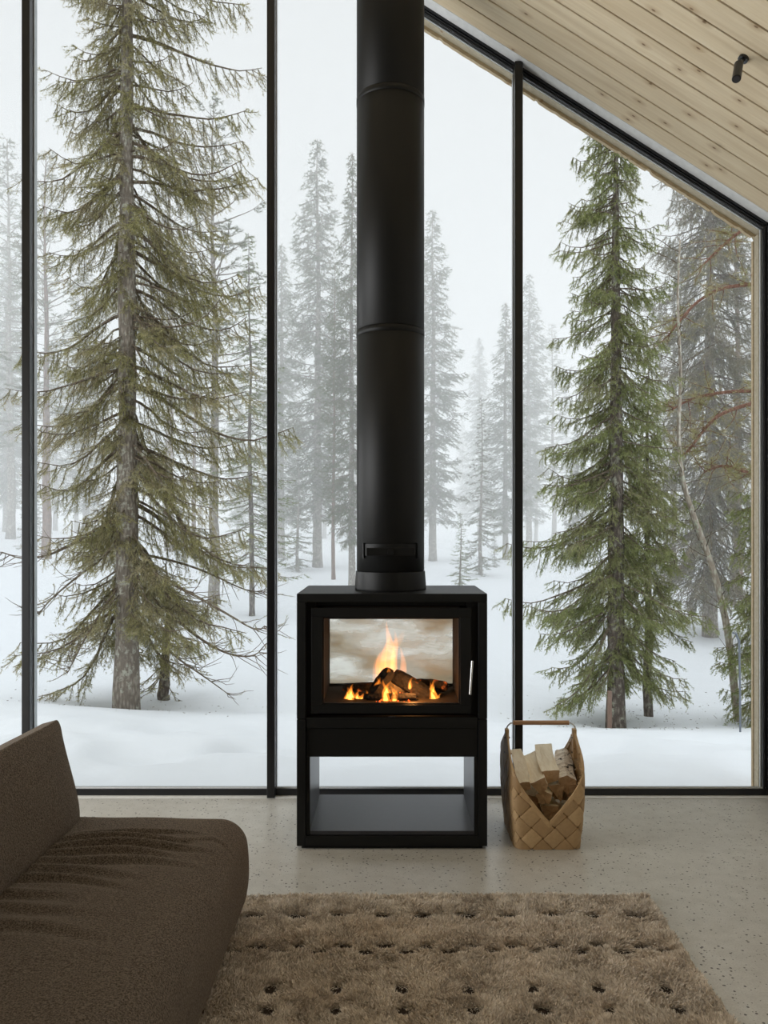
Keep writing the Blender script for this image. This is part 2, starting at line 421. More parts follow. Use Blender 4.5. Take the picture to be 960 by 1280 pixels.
# glass wall: mullions at these x
mull = [X(36.5, YW), X(340, YW), X(647, YW)]
edges = [XL, mull[0] - (mull[1] - mull[0]), mull[0], mull[1], mull[2], XR]
edges[1] = (XL + mull[0]) / 2
FT = .030
def head_line(x): return zc(x)
for i in range(5):
    a, b = edges[i], edges[i + 1]
    w = empty('window_%d' % (i + 1), ((a + b) / 2, YW, 0))
    w.location = (0, 0, 0)
    tag(w, ['leftmost tall glass pane beyond the frame', 'tall glass pane left of the first black mullion', 'tall glass pane before the big left spruce',
            'tall glass pane behind the stove and chimney', 'right glass pane under the lowest eaves before green spruce'][i], 'window', kind='structure')
    xs = [a, b] if not (a < RX < b) else [a, RX, b]
    # pane
    mb = MB(); pt = [(a, .03), (b, .03)] + [(x, head_line(x) - .02) for x in xs[::-1]]
    mb.prism(pt, YW + .012, YW + .020)
    mb.build('pane', M['glass'], w)
    # bottom profile
    mb = MB(); mb.box(a, b, YW - .002, YW + .045, .004, .038)
    mb.build('sill_frame', M['frame_black'], w)
    mb = MB(); mb.box(a, b, YW + .006, YW + .010, .038, .046); mb.build('gasket', M['white_seal'], w)
    # head profile (three stepped lips)
    mb = MB()
    for (x0, x1) in zip(xs[:-1], xs[1:]):
        for (t0, t1, y0, y1) in ((0.0, .016, -.004, .03), (.016, .022, .004, .03), (.022, .030, 0, .03), (.030, .034, .006, .03), (.034, .042, .002, .03)):
            mb.prism([(x0, zc(x0) - t0), (x0, zc(x0) - t1), (x1, zc(x1) - t1), (x1, zc(x1) - t0)], YW + y0, YW + y1)
    mb.build('head_frame', M['frame_black'], w)
    mb = MB()
    for (x0, x1) in zip(xs[:-1], xs[1:]):
        mb.prism([(x0, zc(x0) - .040), (x0, zc(x0) - .0475), (x1, zc(x1) - .0475), (x1, zc(x1) - .040)], YW + .026, YW + .032)
    mb.build('gasket', M['white_seal'], w)
    # grey metal flashing on the ceiling
    mb = MB()
    for (x0, x1) in zip(xs[:-1], xs[1:]):
        mb.prism([(x0, zc(x0)), (x0, zc(x0) + .02), (x1, zc(x1) + .02), (x1, zc(x1))], 4.2495, YW + .03)
    mb.build('ceiling_flashing', M['flashing'], w)
for i, x in enumerate(edges[1:-1]):
    mb = MB(); hw = .0215
    mb.box(x - hw, x + hw, YW - .045, YW + .045, .002, zc(x) - .005)
    o = mb.build('trim_%d' % (i + 3), M['frame_black'], bevel=.003)
    tag(o, ['slim black mullion far left beyond the frame', 'slim black mullion at the left behind the sofa cushion', 'slim black mullion between left spruce and stove',
            'slim black mullion right of the stove behind the log basket'][i], 'mullion', kind='structure')
    for xa, xb in ((x - hw - .004, x - hw - .0005), (x + hw + .0005, x + hw + .004)):
        mb = MB(); mb.box(xa, xb, YW + .004, YW + .04, .04, zc(x) - .06); mb.build('glazing_bead', M['grey_metal'], o)
mb = MB()
for (t0, t1, y0) in ((0, .018, -.004), (.018, .024, .006), (.024, .036, 0), ):
    mb.box(XR - t1, XR - t0, YW + y0, YW + .03, .004, zc(XR) + .02)
tag(mb.build('trim_7', M['frame_black']), 'black upright window jamb at the right wall', 'jamb', kind='structure')
mb = MB(); mb.box(XR - .043, XR - .036, YW + .022, YW + .03, .03, zc(XR) - .02)
mb.build('gasket', M['white_seal'], bpy.data.objects['trim_7'])
# exterior timber reveal: soffit board + ragged edge board, jamb board
def soffit(x0, x1, sgn):
    mb = MB(); o0 = .049
    q = lambda x, d: (x, zc(x) - d)
    mb.prism([q(x0, 0), q(x0, o0), q(x1, o0), q(x1, 0)], YW + .033, YW + .088)
    return mb
sb = soffit(RX, XR, 1); so = sb.build('trim_8', M['reveal_wood']); tag(so, 'pale exterior timber soffit board along the right roof slope', 'soffit', kind='structure')
random.seed(4)
def ragged(x0, x1):
    mb = MB(); n = 420; xs = np.linspace(x0, x1, n); r = np.random.RandomState(5); vn = VN(3)
    d = .070 + .004 * vn(xs, xs * 0, 40)
    for k in range(int(abs(x1 - x0) * 5.2)):
        c = x0 + (x1 - x0) * r.rand(); wd = .004 + .008 * r.rand()
        d = np.where(abs(xs - c) < wd, d - .008 * r.rand() - .004, d)
    V = np.zeros((n, 4, 3)); zz = np.array([zc(x) for x in xs])
    for j, (y, dd) in enumerate(((YW + .088, 0), (YW + .088, 1), (YW + .112, 1), (YW + .112, 0))):
        V[:, j, 0] = xs; V[:, j, 1] = y; V[:, j, 2] = zz - (d if dd else 0)
    v, q = grid_mesh(V); return MB().add(v, q)
ro = ragged(RX, XR).build('edge_board', M['reveal_edge'], so)
sb = soffit(XL, RX, -1); so2 = sb.build('trim_9', M['reveal_wood']); tag(so2, 'pale exterior timber soffit board left of the ridge', 'soffit', kind='structure')
ragged(XL, RX).build('edge_board', M['reveal_edge'], so2)
mb = MB(); mb.box(XR - .046, XR + .15, YW + .033, YW + .088, -.1, zc(XR) - .04)
jo = mb.build('trim_10', M['reveal_wood']); tag(jo, 'weathered exterior timber jamb board beside the right pane', 'jamb', kind='structure')
mb = MB(); mb.box(XR - .051, XR + .15, YW + .089, YW + .11, -.1, zc(XR) - .06); mb.build('edge_board', M['reveal_edge'], jo)

# ================================================================== STOVE
SX = X(490, 3.605); HW = .4295; Y0, Y1 = 3.605, 4.125
stove = empty('wood_stove', (SX, (Y0 + Y1) / 2, 0))
tag(stove, 'black steel double-sided wood stove with burning fire and open log shelf', 'stove')
PO = Vector(stove.location)
def sp(mb, name, mat, parent=None, **kw):     # build in world coordinates, parented to the stove
    o = mb.build(name, mat, parent or stove, **kw)
    if parent is None: o.location = -PO
    return o
L_, R_ = SX - HW, SX + HW; TK = .040
ZT, ZM = 1.154, .588
mb = MB()
mb.box(L_, R_, Y0, Y1, ZT - .038, ZT)
mb.box(L_, L_ + TK, Y0, Y1, ZM + .0015, ZT - .038); mb.box(R_ - TK, R_, Y0, Y1, ZM + .0015, ZT - .038)
sp(mb, 'upper_casing', M['black_steel'], bevel=.0025)
mb = MB()
mb.box(L_, L_ + TK, Y0, Y1, .016, ZM - .0015); mb.box(R_ - TK, R_, Y0, Y1, .016, ZM - .0015)
mb.box(L_ + TK, R_ - TK, Y0, Y1, .016, .062)
mb.box(L_ + TK, L_ + TK + .018, Y0 + .010, Y0 + .03, .062, .415); mb.box(R_ - TK - .018, R_ - TK, Y0 + .010, Y0 + .03, .062, .415)
sp(mb, 'base_casing', M['black_steel'], bevel=.002)
mb = MB(); mb.box(L_ + .02, R_ - .02, Y0 + .02, Y1 - .02, .0, .016); sp(mb, 'plinth', M['black_steel'])
mb = MB(); mb.box(L_ + TK + .003, R_ - TK - .003, Y0 + .012, Y1 - .01, .415, .545)
mb.box(L_ + TK + .003, R_ - TK - .003, Y0 + .004, Y1 - .004, .547, ZM + .006)
sp(mb, 'drawer_panel', M['black_steel'], bevel=.002)
mb = MB(); mb.box(L_ + TK + .0015, R_ - TK - .0015, Y0 + .022, Y1 - .004, .0625, .078)
mb.box(L_ + TK + .0195, R_ - TK - .0195, Y0 + .012, Y0 + .020, .0625, .0800)
sp(mb, 'log_shelf', M['shelf_steel'], bevel=.0015)
for s_ in (-1, 1):
    mb = MB(); xx = SX + s_ * (HW - TK - .010)
    mb.box(xx - .008, xx + .008, Y0 + .031, Y1 - .004, .0785, .4145); sp(mb, 'side_liner', M['shelf_steel'])
# firebox: floor, roof, side bricks
FL, FR = X(403, 3.65), X(575, 3.65); FZ0, FZ1 = .648, 1.05
for x0, x1 in ((FL - .03, FL - .001), (FR + .001, FR + .03)):
    mb = MB(); mb.box(x0, x1, 3.67, 4.075, FZ0 - .02, FZ1 + .03); sp(mb, 'side_brick', M['soot_brick'], bevel=.004)
mb = MB(); mb.box(FL, FR, 3.67, 4.075, FZ0 - .04, FZ0 - .004); sp(mb, 'hearth_plate', M['soot_brick'])
mb = MB(); mb.box(FL, FR, 3.67, 4.075, FZ1 - .005, FZ1 + .04); sp(mb, 'baffle_plate', M['soot_brick'])
mb = MB()
for x0, x1 in ((L_ + TK, FL - .031), (FR + .031, R_ - TK)): mb.box(x0, x1, Y0 + .045, Y1 - .03, ZM + .01, ZT - .039)
mb.box(FL - .03, FR + .03, Y0 + .06, Y1 - .05, ZM + .01, FZ0 - .045); mb.box(FL - .03, FR + .03, Y0 + .06, Y1 - .05, FZ1 + .045, ZT - .039)
sp(mb, 'inner_casing', M['black_steel'])
# doors front and rear
def door(yf, sgn, x0, x1, z0, z1, gx0, gx1, gz0, gz1, name, glassmat):
    mb = MB(); ya, yb = sorted((yf, yf + sgn * .030))
    mb.box(x0, x1, ya, yb, gz1, z1); mb.box(x0, x1, ya, yb, z0, gz0)
    mb.box(x0, gx0, ya, yb, gz0, gz1); mb.box(gx1, x1, ya, yb, gz0, gz1)
    ya, yb = sorted((yf + sgn * .008, yf + sgn * .024)); i = .006
    mb.box(gx0, gx1, ya, yb, gz1 - i, gz1); mb.box(gx0, gx1, ya, yb, gz0, gz0 + i)
    mb.box(gx0, gx0 + i, ya, yb, gz0, gz1); mb.box(gx1 - i, gx1, ya, yb, gz0, gz1)
    d = sp(mb, name, M['black_steel'], bevel=.002)
    g = MB(); ya, yb = sorted((yf + sgn * .012, yf + sgn * .017)); g.box(gx0 + i, gx1 - i, ya, yb, gz0 + i, gz1 - i)
    g.build('glass_pane', glassmat, d)
    return d
fd = door(Y0 + .012, 1, X(389, 3.617), X(589, 3.617), Z(892, 3.617), Z(760, 3.617), X(403, 3.617), X(575, 3.617), Z(881, 3.617), Z(771.5, 3.617), 'door', M['glass'])
rd = door(Y1 - .012, -1, X(389, 3.617), X(589, 3.617), Z(892, 3.617), Z(760, 3.617), X(412, 4.083) - .006, X(566, 4.083) + .006, Z(855, 4.083) - .006, Z(774, 4.083) + .006, 'rear_door', M['soot_glass'])
mb = MB(); a = Vector(P(590.5, 826, 3.588)); b = Vector(P(587.6, 868, 3.588))
mb.tube([a, a.lerp(b, .5), b], .0052, 12)
ho = mb.build('handle', M['chrome'], fd)
for p in (a.lerp(b, .12), a.lerp(b, .88)): mb = MB(); mb.tube([p, p + Vector((0, .034, 0))], .0035, 8); mb.build('handle_post', M['black_steel'], fd)
mb = MB(); mb.box(SX - .018, SX + .018, 3.6145, 3.6172, Z(896, 3.617) + .028, Z(896, 3.617) + .030)
# small emblem under the door
mb = MB(); zb = Z(896.5, 3.61)
for k, dx in enumerate((-.014, -.008, -.002, .005, .011)):
    mb.box(SX + dx - .002, SX + dx + .002, 3.6065, 3.6095, zb, zb + (.006 if k % 2 else .004))
sp(mb, 'emblem', M['shelf_steel'])

# chimney
CYc, CXc, CR = 3.865, .008, .163
ch = empty('chimney_pipe', (CXc, CYc, ZT)); tag(ch, 'wide matte black chimney pipe rising from the stove top', 'chimney')
def pipe(z0, z1, r, name='pipe_section'):
    mb = MB(); mb.lathe([(r - .004, z0 - ZT), (r, z0 + .003 - ZT), (r, z1 - .003 - ZT), (r - .004, z1 - ZT)], 96)
    return mb.build(name, M['black_steel'], ch, smooth=True)
ztop = zc(CXc) + .1
mb = MB(); r0 = (X(533, 3.85) - X(444, 3.85)) / 2
zcol = Z(716, 3.70)
mb.lathe([(.12, .001), (r0, .001), (r0 + .001, .008), (CR + .004, zcol - ZT), (CR - .004, zcol + .001 - ZT)], 96)
mb.build('collar', M['black_steel'], ch, smooth=False)
o = ch.children[0]
for p in o.data.polygons: p.use_smooth = False
z1_, z2_ = Z(404, 3.70), Z(102, 3.70)
pipe(zcol + .002, z1_, CR); pipe(z1_ + .001, z2_, CR); pipe(z2_ + .001, ztop, CR)
for zz in (z1_, z2_):
    mb = MB(); mb.lathe([(CR - .002, zz - .030 - ZT), (CR + .0014, zz - .029 - ZT), (CR + .0014, zz - .001 - ZT), (CR - .002, zz - ZT)], 96)
    mb.build('joint_band', M['black_steel'], ch, smooth=True)
# damper control
zd0, zd1 = Z(698, 3.71) - ZT, Z(679, 3.71) - ZT
def arcstrip(mb, r0_, r1_, a0, a1, z0, z1, n=24):
    a = np.linspace(a0, a1, n); V = np.zeros((n, 5, 3))
    for j, (r, z) in enumerate(((r0_, z0), (r1_, z0), (r1_, z1), (r0_, z1), (r0_, z0))):
        V[:, j, 0] = r * np.sin(a); V[:, j, 1] = -r * np.cos(a); V[:, j, 2] = z
    v, q = grid_mesh(V); mb.add(v, q, None); mb.add(np.concatenate([V[0, :4], V[-1, :4]]), [(0, 1, 2, 3), (7, 6, 5, 4)])
da = math.asin(.121 / CR)
dm = MB(); arcstrip(dm, CR - .002, CR + .004, -da, da, zd0 + .012, zd1 - .004)
dpl = dm.build('damper_plate', M['black_steel'], ch)
for s_ in (-1, 1): mb = MB(); arcstrip(mb, CR - .001, CR + .011, s_ * da - .02, s_ * da + .02, zd0, zd1, 4); mb.build('bracket', M['black_steel'], dpl)
mb = MB(); zk = (zd0 + zd1) / 2 - .006
mb.box(-.112, .112, -CR - .012, -CR - .006, zk - .016, zk + .020); mb.build('damper_bar', M['black_steel'], dpl, bevel=.002)
mb = MB(); mb.tube([(0, -CR - .010, zk), (0, -CR - .024, zk)], [.015, .0145], 24); kb = mb.build('knob', M['black_steel'], dpl, bevel=.002)

# burning logs and fire
def rough_log(p0, p1, r, seed, mat, name, flat=0.0, sides=14, rings=14, parent=None):
    p0, p1 = Vector(p0), Vector(p1); rs = np.random.RandomState(seed); vn = VN(seed)
    mb = MB(); t = np.linspace(0, 1, rings); d = (p1 - p0); L = d.length
    z = d.normalized(); x = z.orthogonal().normalized(); y = z.cross(x)
    a = np.linspace(0, 2 * PI, sides, endpoint=False); V = np.zeros((rings, sides + 1, 3))
    for i, tt in enumerate(t):
        for j in range(sides + 1):
            aa = a[j % sides]; rr = r * (1 + .28 * vn(aa * 1.4 + 5, tt * L * 12) + .2 * vn(aa * 4, tt * L * 40)) * (1 - .25 * (abs(tt - .5) * 2) ** 6)
            if math.cos(aa - seed) > .55: rr *= (.78 - flat)
            V[i, j] = p0 + z * (tt * L) + x * (rr * math.cos(aa)) + y * (rr * math.sin(aa))
    V[:, -1] = V[:, 0]
    v, q = grid_mesh(V); n = len(v)
    v = np.concatenate([v, [tuple(p0 + z * .004), tuple(p1 - z * .004)]])
    tr = [(n, j + 1, j) for j in range(sides)] + [(n + 1, (rings - 1) * (sides + 1) + j, (rings - 1) * (sides + 1) + j + 1) for j in range(sides)]
    mb.add(v, q, tr); return mb.build(name, mat, parent)
t = NT('charred_wood'); v = t.coords('Object'); vo = t.voro(v, 55); n = t.noise(v, 12, 5, .6)
col = t.mix(t.ramp(vo, (.1, 0), (.5, 1)), (.022, .013, .009), (.008, .006, .005))
glow = t.math('MULTIPLY', t.ramp(n, (.60, 0), (.72, 1)), t.ramp(vo, (.3, 0), (.6, 1)))
em = t.node('ShaderNodeBsdfPrincipled'); t.put(em.inputs['Base Color'], col); em.inputs['Roughness'].default_value = .9
t.put(em.inputs['Emission Color'], (1.0, .16, .02)); t.l.new(t.math('MULTIPLY', glow, 1.0), em.inputs['Emission Strength'])
t.l.new(t.bump(t.math('MULTIPLY', vo, -1), .8, .006), em.inputs['Normal'])
M['char'] = t.done(em.outputs[0])
YF = 3.84
logs = [
    ((X(466, 3.80), 3.76, FZ0 + .018), P(487, 838, 3.84), .040, 3, 'steep charred log leaning up at the middle of the fire'),
    (P(492, 843, 3.86), P(545, 874, 3.80), .040, 8, 'thick charred log sloping down to the right of the flames'),
    ((X(428, 3.93), 3.93, FZ0 + .020), (X(492, 3.95), 3.96, FZ0 + .022), .022, 12, 'low charred log lying at the left of the fire'),
    ((X(515, 3.95), 3.96, FZ0 + .028), (X(558, 3.92), 3.90, FZ0 + .030), .030, 15, 'short charred log lying at the right end of the firebox'),
    ((X(455, 3.74), 3.75, FZ0 + .014), (X(520, 3.74), 3.74, FZ0 + .016), .018, 19, 'thin charred log across the front of the fire'),
]
for (a, b, r, sd, lab) in logs:
    tag(rough_log(a, b, r, sd, M['char'], 'burning_log'), lab, 'log', 'burning logs in the stove')
def emis(name, col, st):
    t = NT(name); e_ = t.node('ShaderNodeEmission'); e_.inputs[0].default_value = (*col, 1); e_.inputs[1].default_value = st
    return t
def vol_em(name, col, st):
    t = NT(name); e_ = t.node('ShaderNodeEmission'); e_.inputs[0].default_value = (*col, 1); e_.inputs[1].default_value = st
    M[name] = t.done(None, e_.outputs[0])
vol_em('flame_outer', (1.0, .25, .025), 60.0)
vol_em('flame_inner', (1.0, .48, .09), 170.0)
vol_em('flame_wide', (1.0, .34, .07), 4.2)
vol_em('flame_tall', (1.0, .27, .03), 30.0)
t = emis('ember_glow', (1.0, .12, .02), 1.6); e_ = [n for n in t.n if n.type == 'EMISSION'][0]; M['ember'] = t.done(e_.outputs[0])
def flame_mesh(mb, base, h, w, d, bend=(0, 0), seed=0, twist=1.0, power=.62):
    rs = np.random.RandomState(seed); n = 22; m = 14; ph = rs.rand() * 6
    T = np.linspace(0, 1, n); a = np.linspace(0, 2 * PI, m + 1); V = np.zeros((n, m + 1, 3))
    for i, t in enumerate(T):
        r = math.sin(PI * min(1, t ** power * .97 + .03)) ** .8 * (1 - .25 * t) + (.0 if t > 0 else 0)
        cx = base[0] + bend[0] * t * t + w * .35 * math.sin(ph + t * 5.5) * t; cy = base[1] + bend[1] * t * t + d * .2 * math.sin(ph * 2 + t * 4)
        for j in range(m + 1):
            k = 1 + .16 * math.sin(2 * a[j % m] + ph + t * 5 * twist)
            V[i, j] = (cx + w * .5 * r * k * math.cos(a[j % m]), cy + d * .5 * r * k * math.sin(a[j % m]), base[2] + h * t)
    V[:, -1] = V[:, 0]; k = m + 1; ring = lambda i, j: i * k + j
    v = [tuple(V[i, j]) for i in range(n) for j in range(m)]; v += [(base[0], base[1], base[2] - .002), tuple(V[-1, :m].mean(0) + np.array([0, 0, .004]))]
    q = [(i * m + j, i * m + (j + 1) % m, (i + 1) * m + (j + 1) % m, (i + 1) * m + j) for i in range(n - 1) for j in range(m)]
    t_ = [(n * m, (j + 1) % m, j) for j in range(m)] + [(n * m + 1, (n - 1) * m + j, (n - 1) * m + (j + 1) % m) for j in range(m)]
    mb.add(v, q, t_)
fire = empty('fire', (X(488, YF), YF, FZ0)); tag(fire, 'orange flames rising from the logs behind the stove glass', 'fire')
def fpart(mb, name, mat):
    o = mb.build(name, mat, fire, smooth=True); o.location = -Vector(fire.location); return o
def fl_(px, ybase, ytop, wpx, Y, seed, bendpx=0, power=.62, dd=.6):
    b = P(px, ybase, Y); h = (ybase - ytop) * Y / F; w = wpx * Y / F
    return dict(base=b, h=h, w=w, d=w * dd, bend=(bendpx * Y / F, 0), seed=seed, power=power)
mb = MB(); flame_mesh(mb, **fl_(487, 868, 788, 44, 3.96, 1, 2, .5, .8)); fpart(mb, 'flame', M['flame_wide'])
for a in ((480, 860, 790, 13, 3.93, 2, 3), (494, 858, 786, 12, 3.93, 3, -4), (486, 850, 775, 14, 3.95, 4, 2), (474, 862, 812, 10, 3.90, 5, 1), (502, 862, 806, 10, 3.92, 6, 2)):
    mb = MB(); flame_mesh(mb, **fl_(*a)); fpart(mb, 'flame', M['flame_tall'])
small = [(433, 879, 858, 8, 3.78, 10, 3), (440, 878, 854, 9, 3.80, 11, 1), (447, 879, 862, 9, 3.78, 12, 3), (457, 879, 862, 7, 3.80, 13, 2), (464, 879, 866, 7, 3.82, 14, -1),
         (536, 880, 852, 9, 3.80, 15, 5), (543, 880, 847, 8, 3.80, 16, -1), (548, 880, 866, 8, 3.80, 17, 2), (476, 878, 846, 9, 3.76, 18, -6), (487, 880, 848, 9, 3.74, 19, -8), (491, 880, 860, 7, 3.74, 20, 4),
         (482, 880, 850, 11, 3.73, 31, 5), (493, 880, 856, 9, 3.73, 32, -3), (438, 880, 858, 10, 3.76, 33, 2), (541, 881, 854, 11, 3.77, 34, 2), (452, 880, 866, 9, 3.77, 35, -1), (484, 852, 832, 7, 3.80, 36, 1), (512, 862, 845, 6, 3.80, 22, 5), (470, 868, 846, 8, 3.76, 23, 3)]
for a in small:
    mb = MB(); flame_mesh(mb, **fl_(*a)); fo = fpart(mb, 'flame', M['flame_outer'])
    (px, yb, yt, w, Y, sd, bd) = a
    mb = MB(); flame_mesh(mb, **fl_(px, yb, yb - (yb - yt) * .72, w * .62, Y, sd, bd * .5)); mb.build('flame_core', M['flame_inner'], fo, smooth=True)
rs = np.random.RandomState(7); mb = MB()
for k in range(60):
    x = X(462, 3.8) + rs.rand() * .20; y = 3.70 + rs.rand() * .2; r = .0015 + .0035 * rs.rand()
    mb.tube([(x, y, FZ0 - .004), (x + .002, y, FZ0 + r * .6), (x, y, FZ0 + r)], [r, r * .9, r * .2], 6)
fo = fpart(mb, 'embers', M['ember']); tag(fo, kind='stuff')
fl0 = bpy.data.lights.new('fire_light', 'POINT'); fl0.energy = 2.4; fl0.color = (1, .40, .11); fl0.shadow_soft_size = .004
flo = bpy.data.objects.new('fire_light', fl0); COL.objects.link(flo); flo.parent = fire; flo.location = Vector(P(515, 856, 3.70)) - Vector(fire.location)

# ================================================================== BASKET
BX0, BX1, BY0, BY1 = X(643, 3.607), X(728.5, 3.607), 3.607, 3.99
bk = empty('log_basket', ((BX0 + BX1) / 2, (BY0 + BY1) / 2, 0)); tag(bk, 'woven birch basket full of firewood beside the stove', 'basket')
hwx, hwy = (BX1 - BX0) / 2, (BY1 - BY0) / 2
def bk_point(u, v):
    # u in [0,4): side index + fraction; starts front-left going right; v = height; returns outward point
    side = int(u) % 4; f = u - int(u)
    h = v / .5
    corners = [(-1, -1), (1, -1), (1, 1), (-1, 1)]
    a, b = corners[side], corners[(side + 1) % 4]
    fx = a[0] + (b[0] - a[0]) * f; fy = a[1] + (b[1] - a[1]) * f
    # round the corners
    s = (abs(fx) ** 9 + abs(fy) ** 9) ** (1 / 9); fx /= s; fy /= s
    bx = hwx + .015 * math.sin(PI * min(1, h * .92)) + .006 * h - .005; by = hwy + .045 * math.sin(PI * min(1, h * .8)) - .045 * h
    return fx * bx, fy * by
def rim(u):
    side = int(u) % 4; f = u - int(u)
    if side in (0, 2):
        tt = abs(f - .5) * 2; return .13 + .215 * tt ** 1.12
    tt = abs(f - .5) * 2; return .345 + .145 * (1 - tt) ** .85
nu, nv = 560, 110
per = [2 * hwx, 2 * hwy, 2 * hwx, 2 * hwy]; cum = [0, per[0], per[0] + per[1], 2 * per[0] + per[1]]
def basket_mesh():
    V = np.zeros((nu + 1, nv, 3)); A = np.zeros((nu + 1, nv)); Wd = .072
    for i in range(nu + 1):
        u = 4 * (i % nu) / nu; side = int(u); f = u - side; s = cum[side] + f * per[side]; rz = rim(u)
        for j in range(nv):
            v = rz * j / (nv - 1); x, y = bk_point(u, v)
            a = (s + v) / (Wd * 1.4142) + .25; b = (s - v) / (Wd * 1.4142) + .25 + 20
            ia, ib = math.floor(a), math.floor(b); fa, fb = a - ia, b - ib
            over = (ia + ib) % 2
            # strip crowns over / dips under at the cell borders
            ga, gb = abs(fa - .5) * 2, abs(fb - .5) * 2
            if over: d = .0030 * (1 - gb ** 6) + .0016 * (1 - ga ** 4) - .0022 * (gb > .93)
            else: d = .0030 * (1 - ga ** 6) + .0016 * (1 - gb ** 4) - .0022 * (ga > .93)
            if ga > .90 and gb > .90: d -= .008
            n = math.hypot(x, y); nx, ny = ((0, -1), (1, 0), (0, 1), (-1, 0))[side]
            V[i, j] = (x + nx * d, y + ny * d, v + .001)
            k = ia * 7 + 3 if over else ib * 13 + 5
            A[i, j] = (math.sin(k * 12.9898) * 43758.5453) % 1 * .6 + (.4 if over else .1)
    V[-1] = V[0]; A[-1] = A[0]
    return V, A
V, A = basket_mesh(); v, q = grid_mesh(V)
Vi = V.copy(); Vi[:, :, 0] *= .975; Vi[:, :, 1] *= .975; vi, qi = grid_mesh(Vi)
mb = MB(); mb.add(v, q); mb.add(vi, qi[:, ::-1]); mb.box(-hwx + .012, hwx - .012, -hwy + .012, hwy - .012, .001, .008)
me = mb.mesh('woven_body'); at = me.attributes.new('strip', 'FLOAT', 'POINT')
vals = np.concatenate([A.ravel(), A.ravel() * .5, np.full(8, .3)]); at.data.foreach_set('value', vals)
link('woven_body', me, M['basket'], bk, smooth=False)
mb = MB(); n = 400; V2 = np.zeros((n + 1, 7, 3))
for i in range(n + 1):
    u = 4 * (i % n) / n; side = int(u); z = rim(u); x, y = bk_point(u, z); nx, ny = ((0, -1), (1, 0), (0, 1), (-1, 0))[side]
    for j, (o_, dz) in enumerate(((-.004, -.024), (.004, -.026), (.0052, -.012), (.004, .002), (-.002, .004), (-.005, .001), (-.004, -.024))):
        V2[i, j] = (x + nx * o_, y + ny * o_, z + dz)
v, q = grid_mesh(V2); mb.add(v, q); me = mb.mesh('rim_band'); at = me.attributes.new('strip', 'FLOAT', 'POINT')
at.data.foreach_set('value', np.repeat([(.75 if (i // 25) % 2 else .55) for i in range(n + 1)], 7)); link('rim_band', me, M['basket'], bk)
# strap ends, steel bow and grip
px_, pz = [], []
for s_ in (-1, 1):
    xx = X(634 if s_ < 0 else 718, 3.8) - bk.location.x
    mb = MB(); mb.box(xx - .010, xx + .007, -.016, .016, .36, .497)
    me = mb.mesh('handle_strap'); at = me.attributes.new('strip', 'FLOAT', 'POINT'); at.data.foreach_set('value', [.7] * 8); link('handle_strap', me, M['basket'], bk, bevel=.002)
    for z in (.385, .455): mb = MB(); mb.tube([(xx - .014 * 1, 0, z), (xx + .012, 0, z)], .004, 8); mb.build('rivet', M['frame_black'], bk)
xl = X(633, 3.8) - bk.location.x; xr = X(719.5, 3.8) - bk.location.x; zt = Z(903.2, 3.8)
arc = [(xl, 0, .40), (xl, 0, .485)]
arc += [(xl + .036 * (1 - math.cos(a)), 0, zt - .036 + .036 * math.sin(a)) for a in np.linspace(0, PI / 2, 8)]
arc += [(xr - .036 * (1 - math.cos(a)), 0, zt - .036 + .036 * math.sin(a)) for a in np.linspace(PI / 2, 0, 8)]
arc += [(xr, 0, .485), (xr, 0, .40)]
mb = MB(); mb.tube(arc, .0034, 10); mb.build('handle_bow', M['chrome'], bk, smooth=True)
mb = MB(); mb.tube([(X(641, 3.8) - bk.location.x, 0, zt), (X(711, 3.8) - bk.location.x, 0, zt)], .0105, 16); mb.build('handle_grip', M['grip_wood'], bk, bevel=.002)

# firewood in the basket: split logs, far end raised
def split_log(name, pn, pf, poly, seed, bark=None, lab='', group='split logs in the woven basket'):
    # pn, pf: centre of near / far end; poly: cross-section (x,z) around the axis
    rs = np.random.RandomState(seed); pn, pf = Vector(pn), Vector(pf); d = pf - pn; poly = [(a * 1.18, b * 1.18) for a, b in poly]; L = d.length; ax = d.normalized()
    right = ax.cross(Vector((0, 0, 1))).normalized(); up = right.cross(ax)
    mb = MB(); pl = []
    for k in range(len(poly)):        # subdivide polygon edges
        a, b = poly[k], poly[(k + 1) % len(poly)]
        for s in range(4): f = s / 4; pl.append((a[0] + (b[0] - a[0]) * f, a[1] + (b[1] - a[1]) * f))
    m = len(pl); n = 16; vn = VN(seed); V = np.zeros((n, m + 1, 3))
    for i in range(n):
        t = i / (n - 1)
        for j in range(m):
            k = 1 + .13 * vn(j * .9 + 3, t * 3.2) + .06 * vn(j * 2.3, t * 11); sk = (.012 * math.sin(seed + t * 2.2))
            en = .006 * vn(j * 1.7, seed) if i in (0, n - 1) else 0
            V[i, j] = pn + ax * (t * L + en) + right * (pl[j][0] * k + sk) + up * pl[j][1] * k
    V[:, -1] = V[:, 0]
    v, q = grid_mesh(V); mb.add(v, q); o = mb.build(name, None)
    o.data.materials.append(M['split_wood'] if not bark else M['birch_bark'])
    for i, flip in ((0, False), (n - 1, True)):
        e2 = MB(); c = V[i, :-1].mean(0); vv = np.concatenate([V[i, :-1], [c]]); e2.add(vv, None, [((j, (j + 1) % m, m) if flip else ((j + 1) % m, j, m)) for j in range(m)])
        e2.build('cut_end', M['log_end'], o)
    tag(o, lab, 'firewood', group); return o
TRI = lambda w, h: [(-w, h * .6), (w, h * .5), (w * .15, -h)]
QD = lambda w, h: [(-w, h), (w, h * .8), (w * .9, -h * .7), (-w * .3, -h)]
WG = lambda w, h: [(-w, h * .2), (-w * .2, h), (w, h * .4), (w * .7, -h * .8), (-w * .4, -h * .9)]
def N(px, py, Y): return P(px, py, Y)
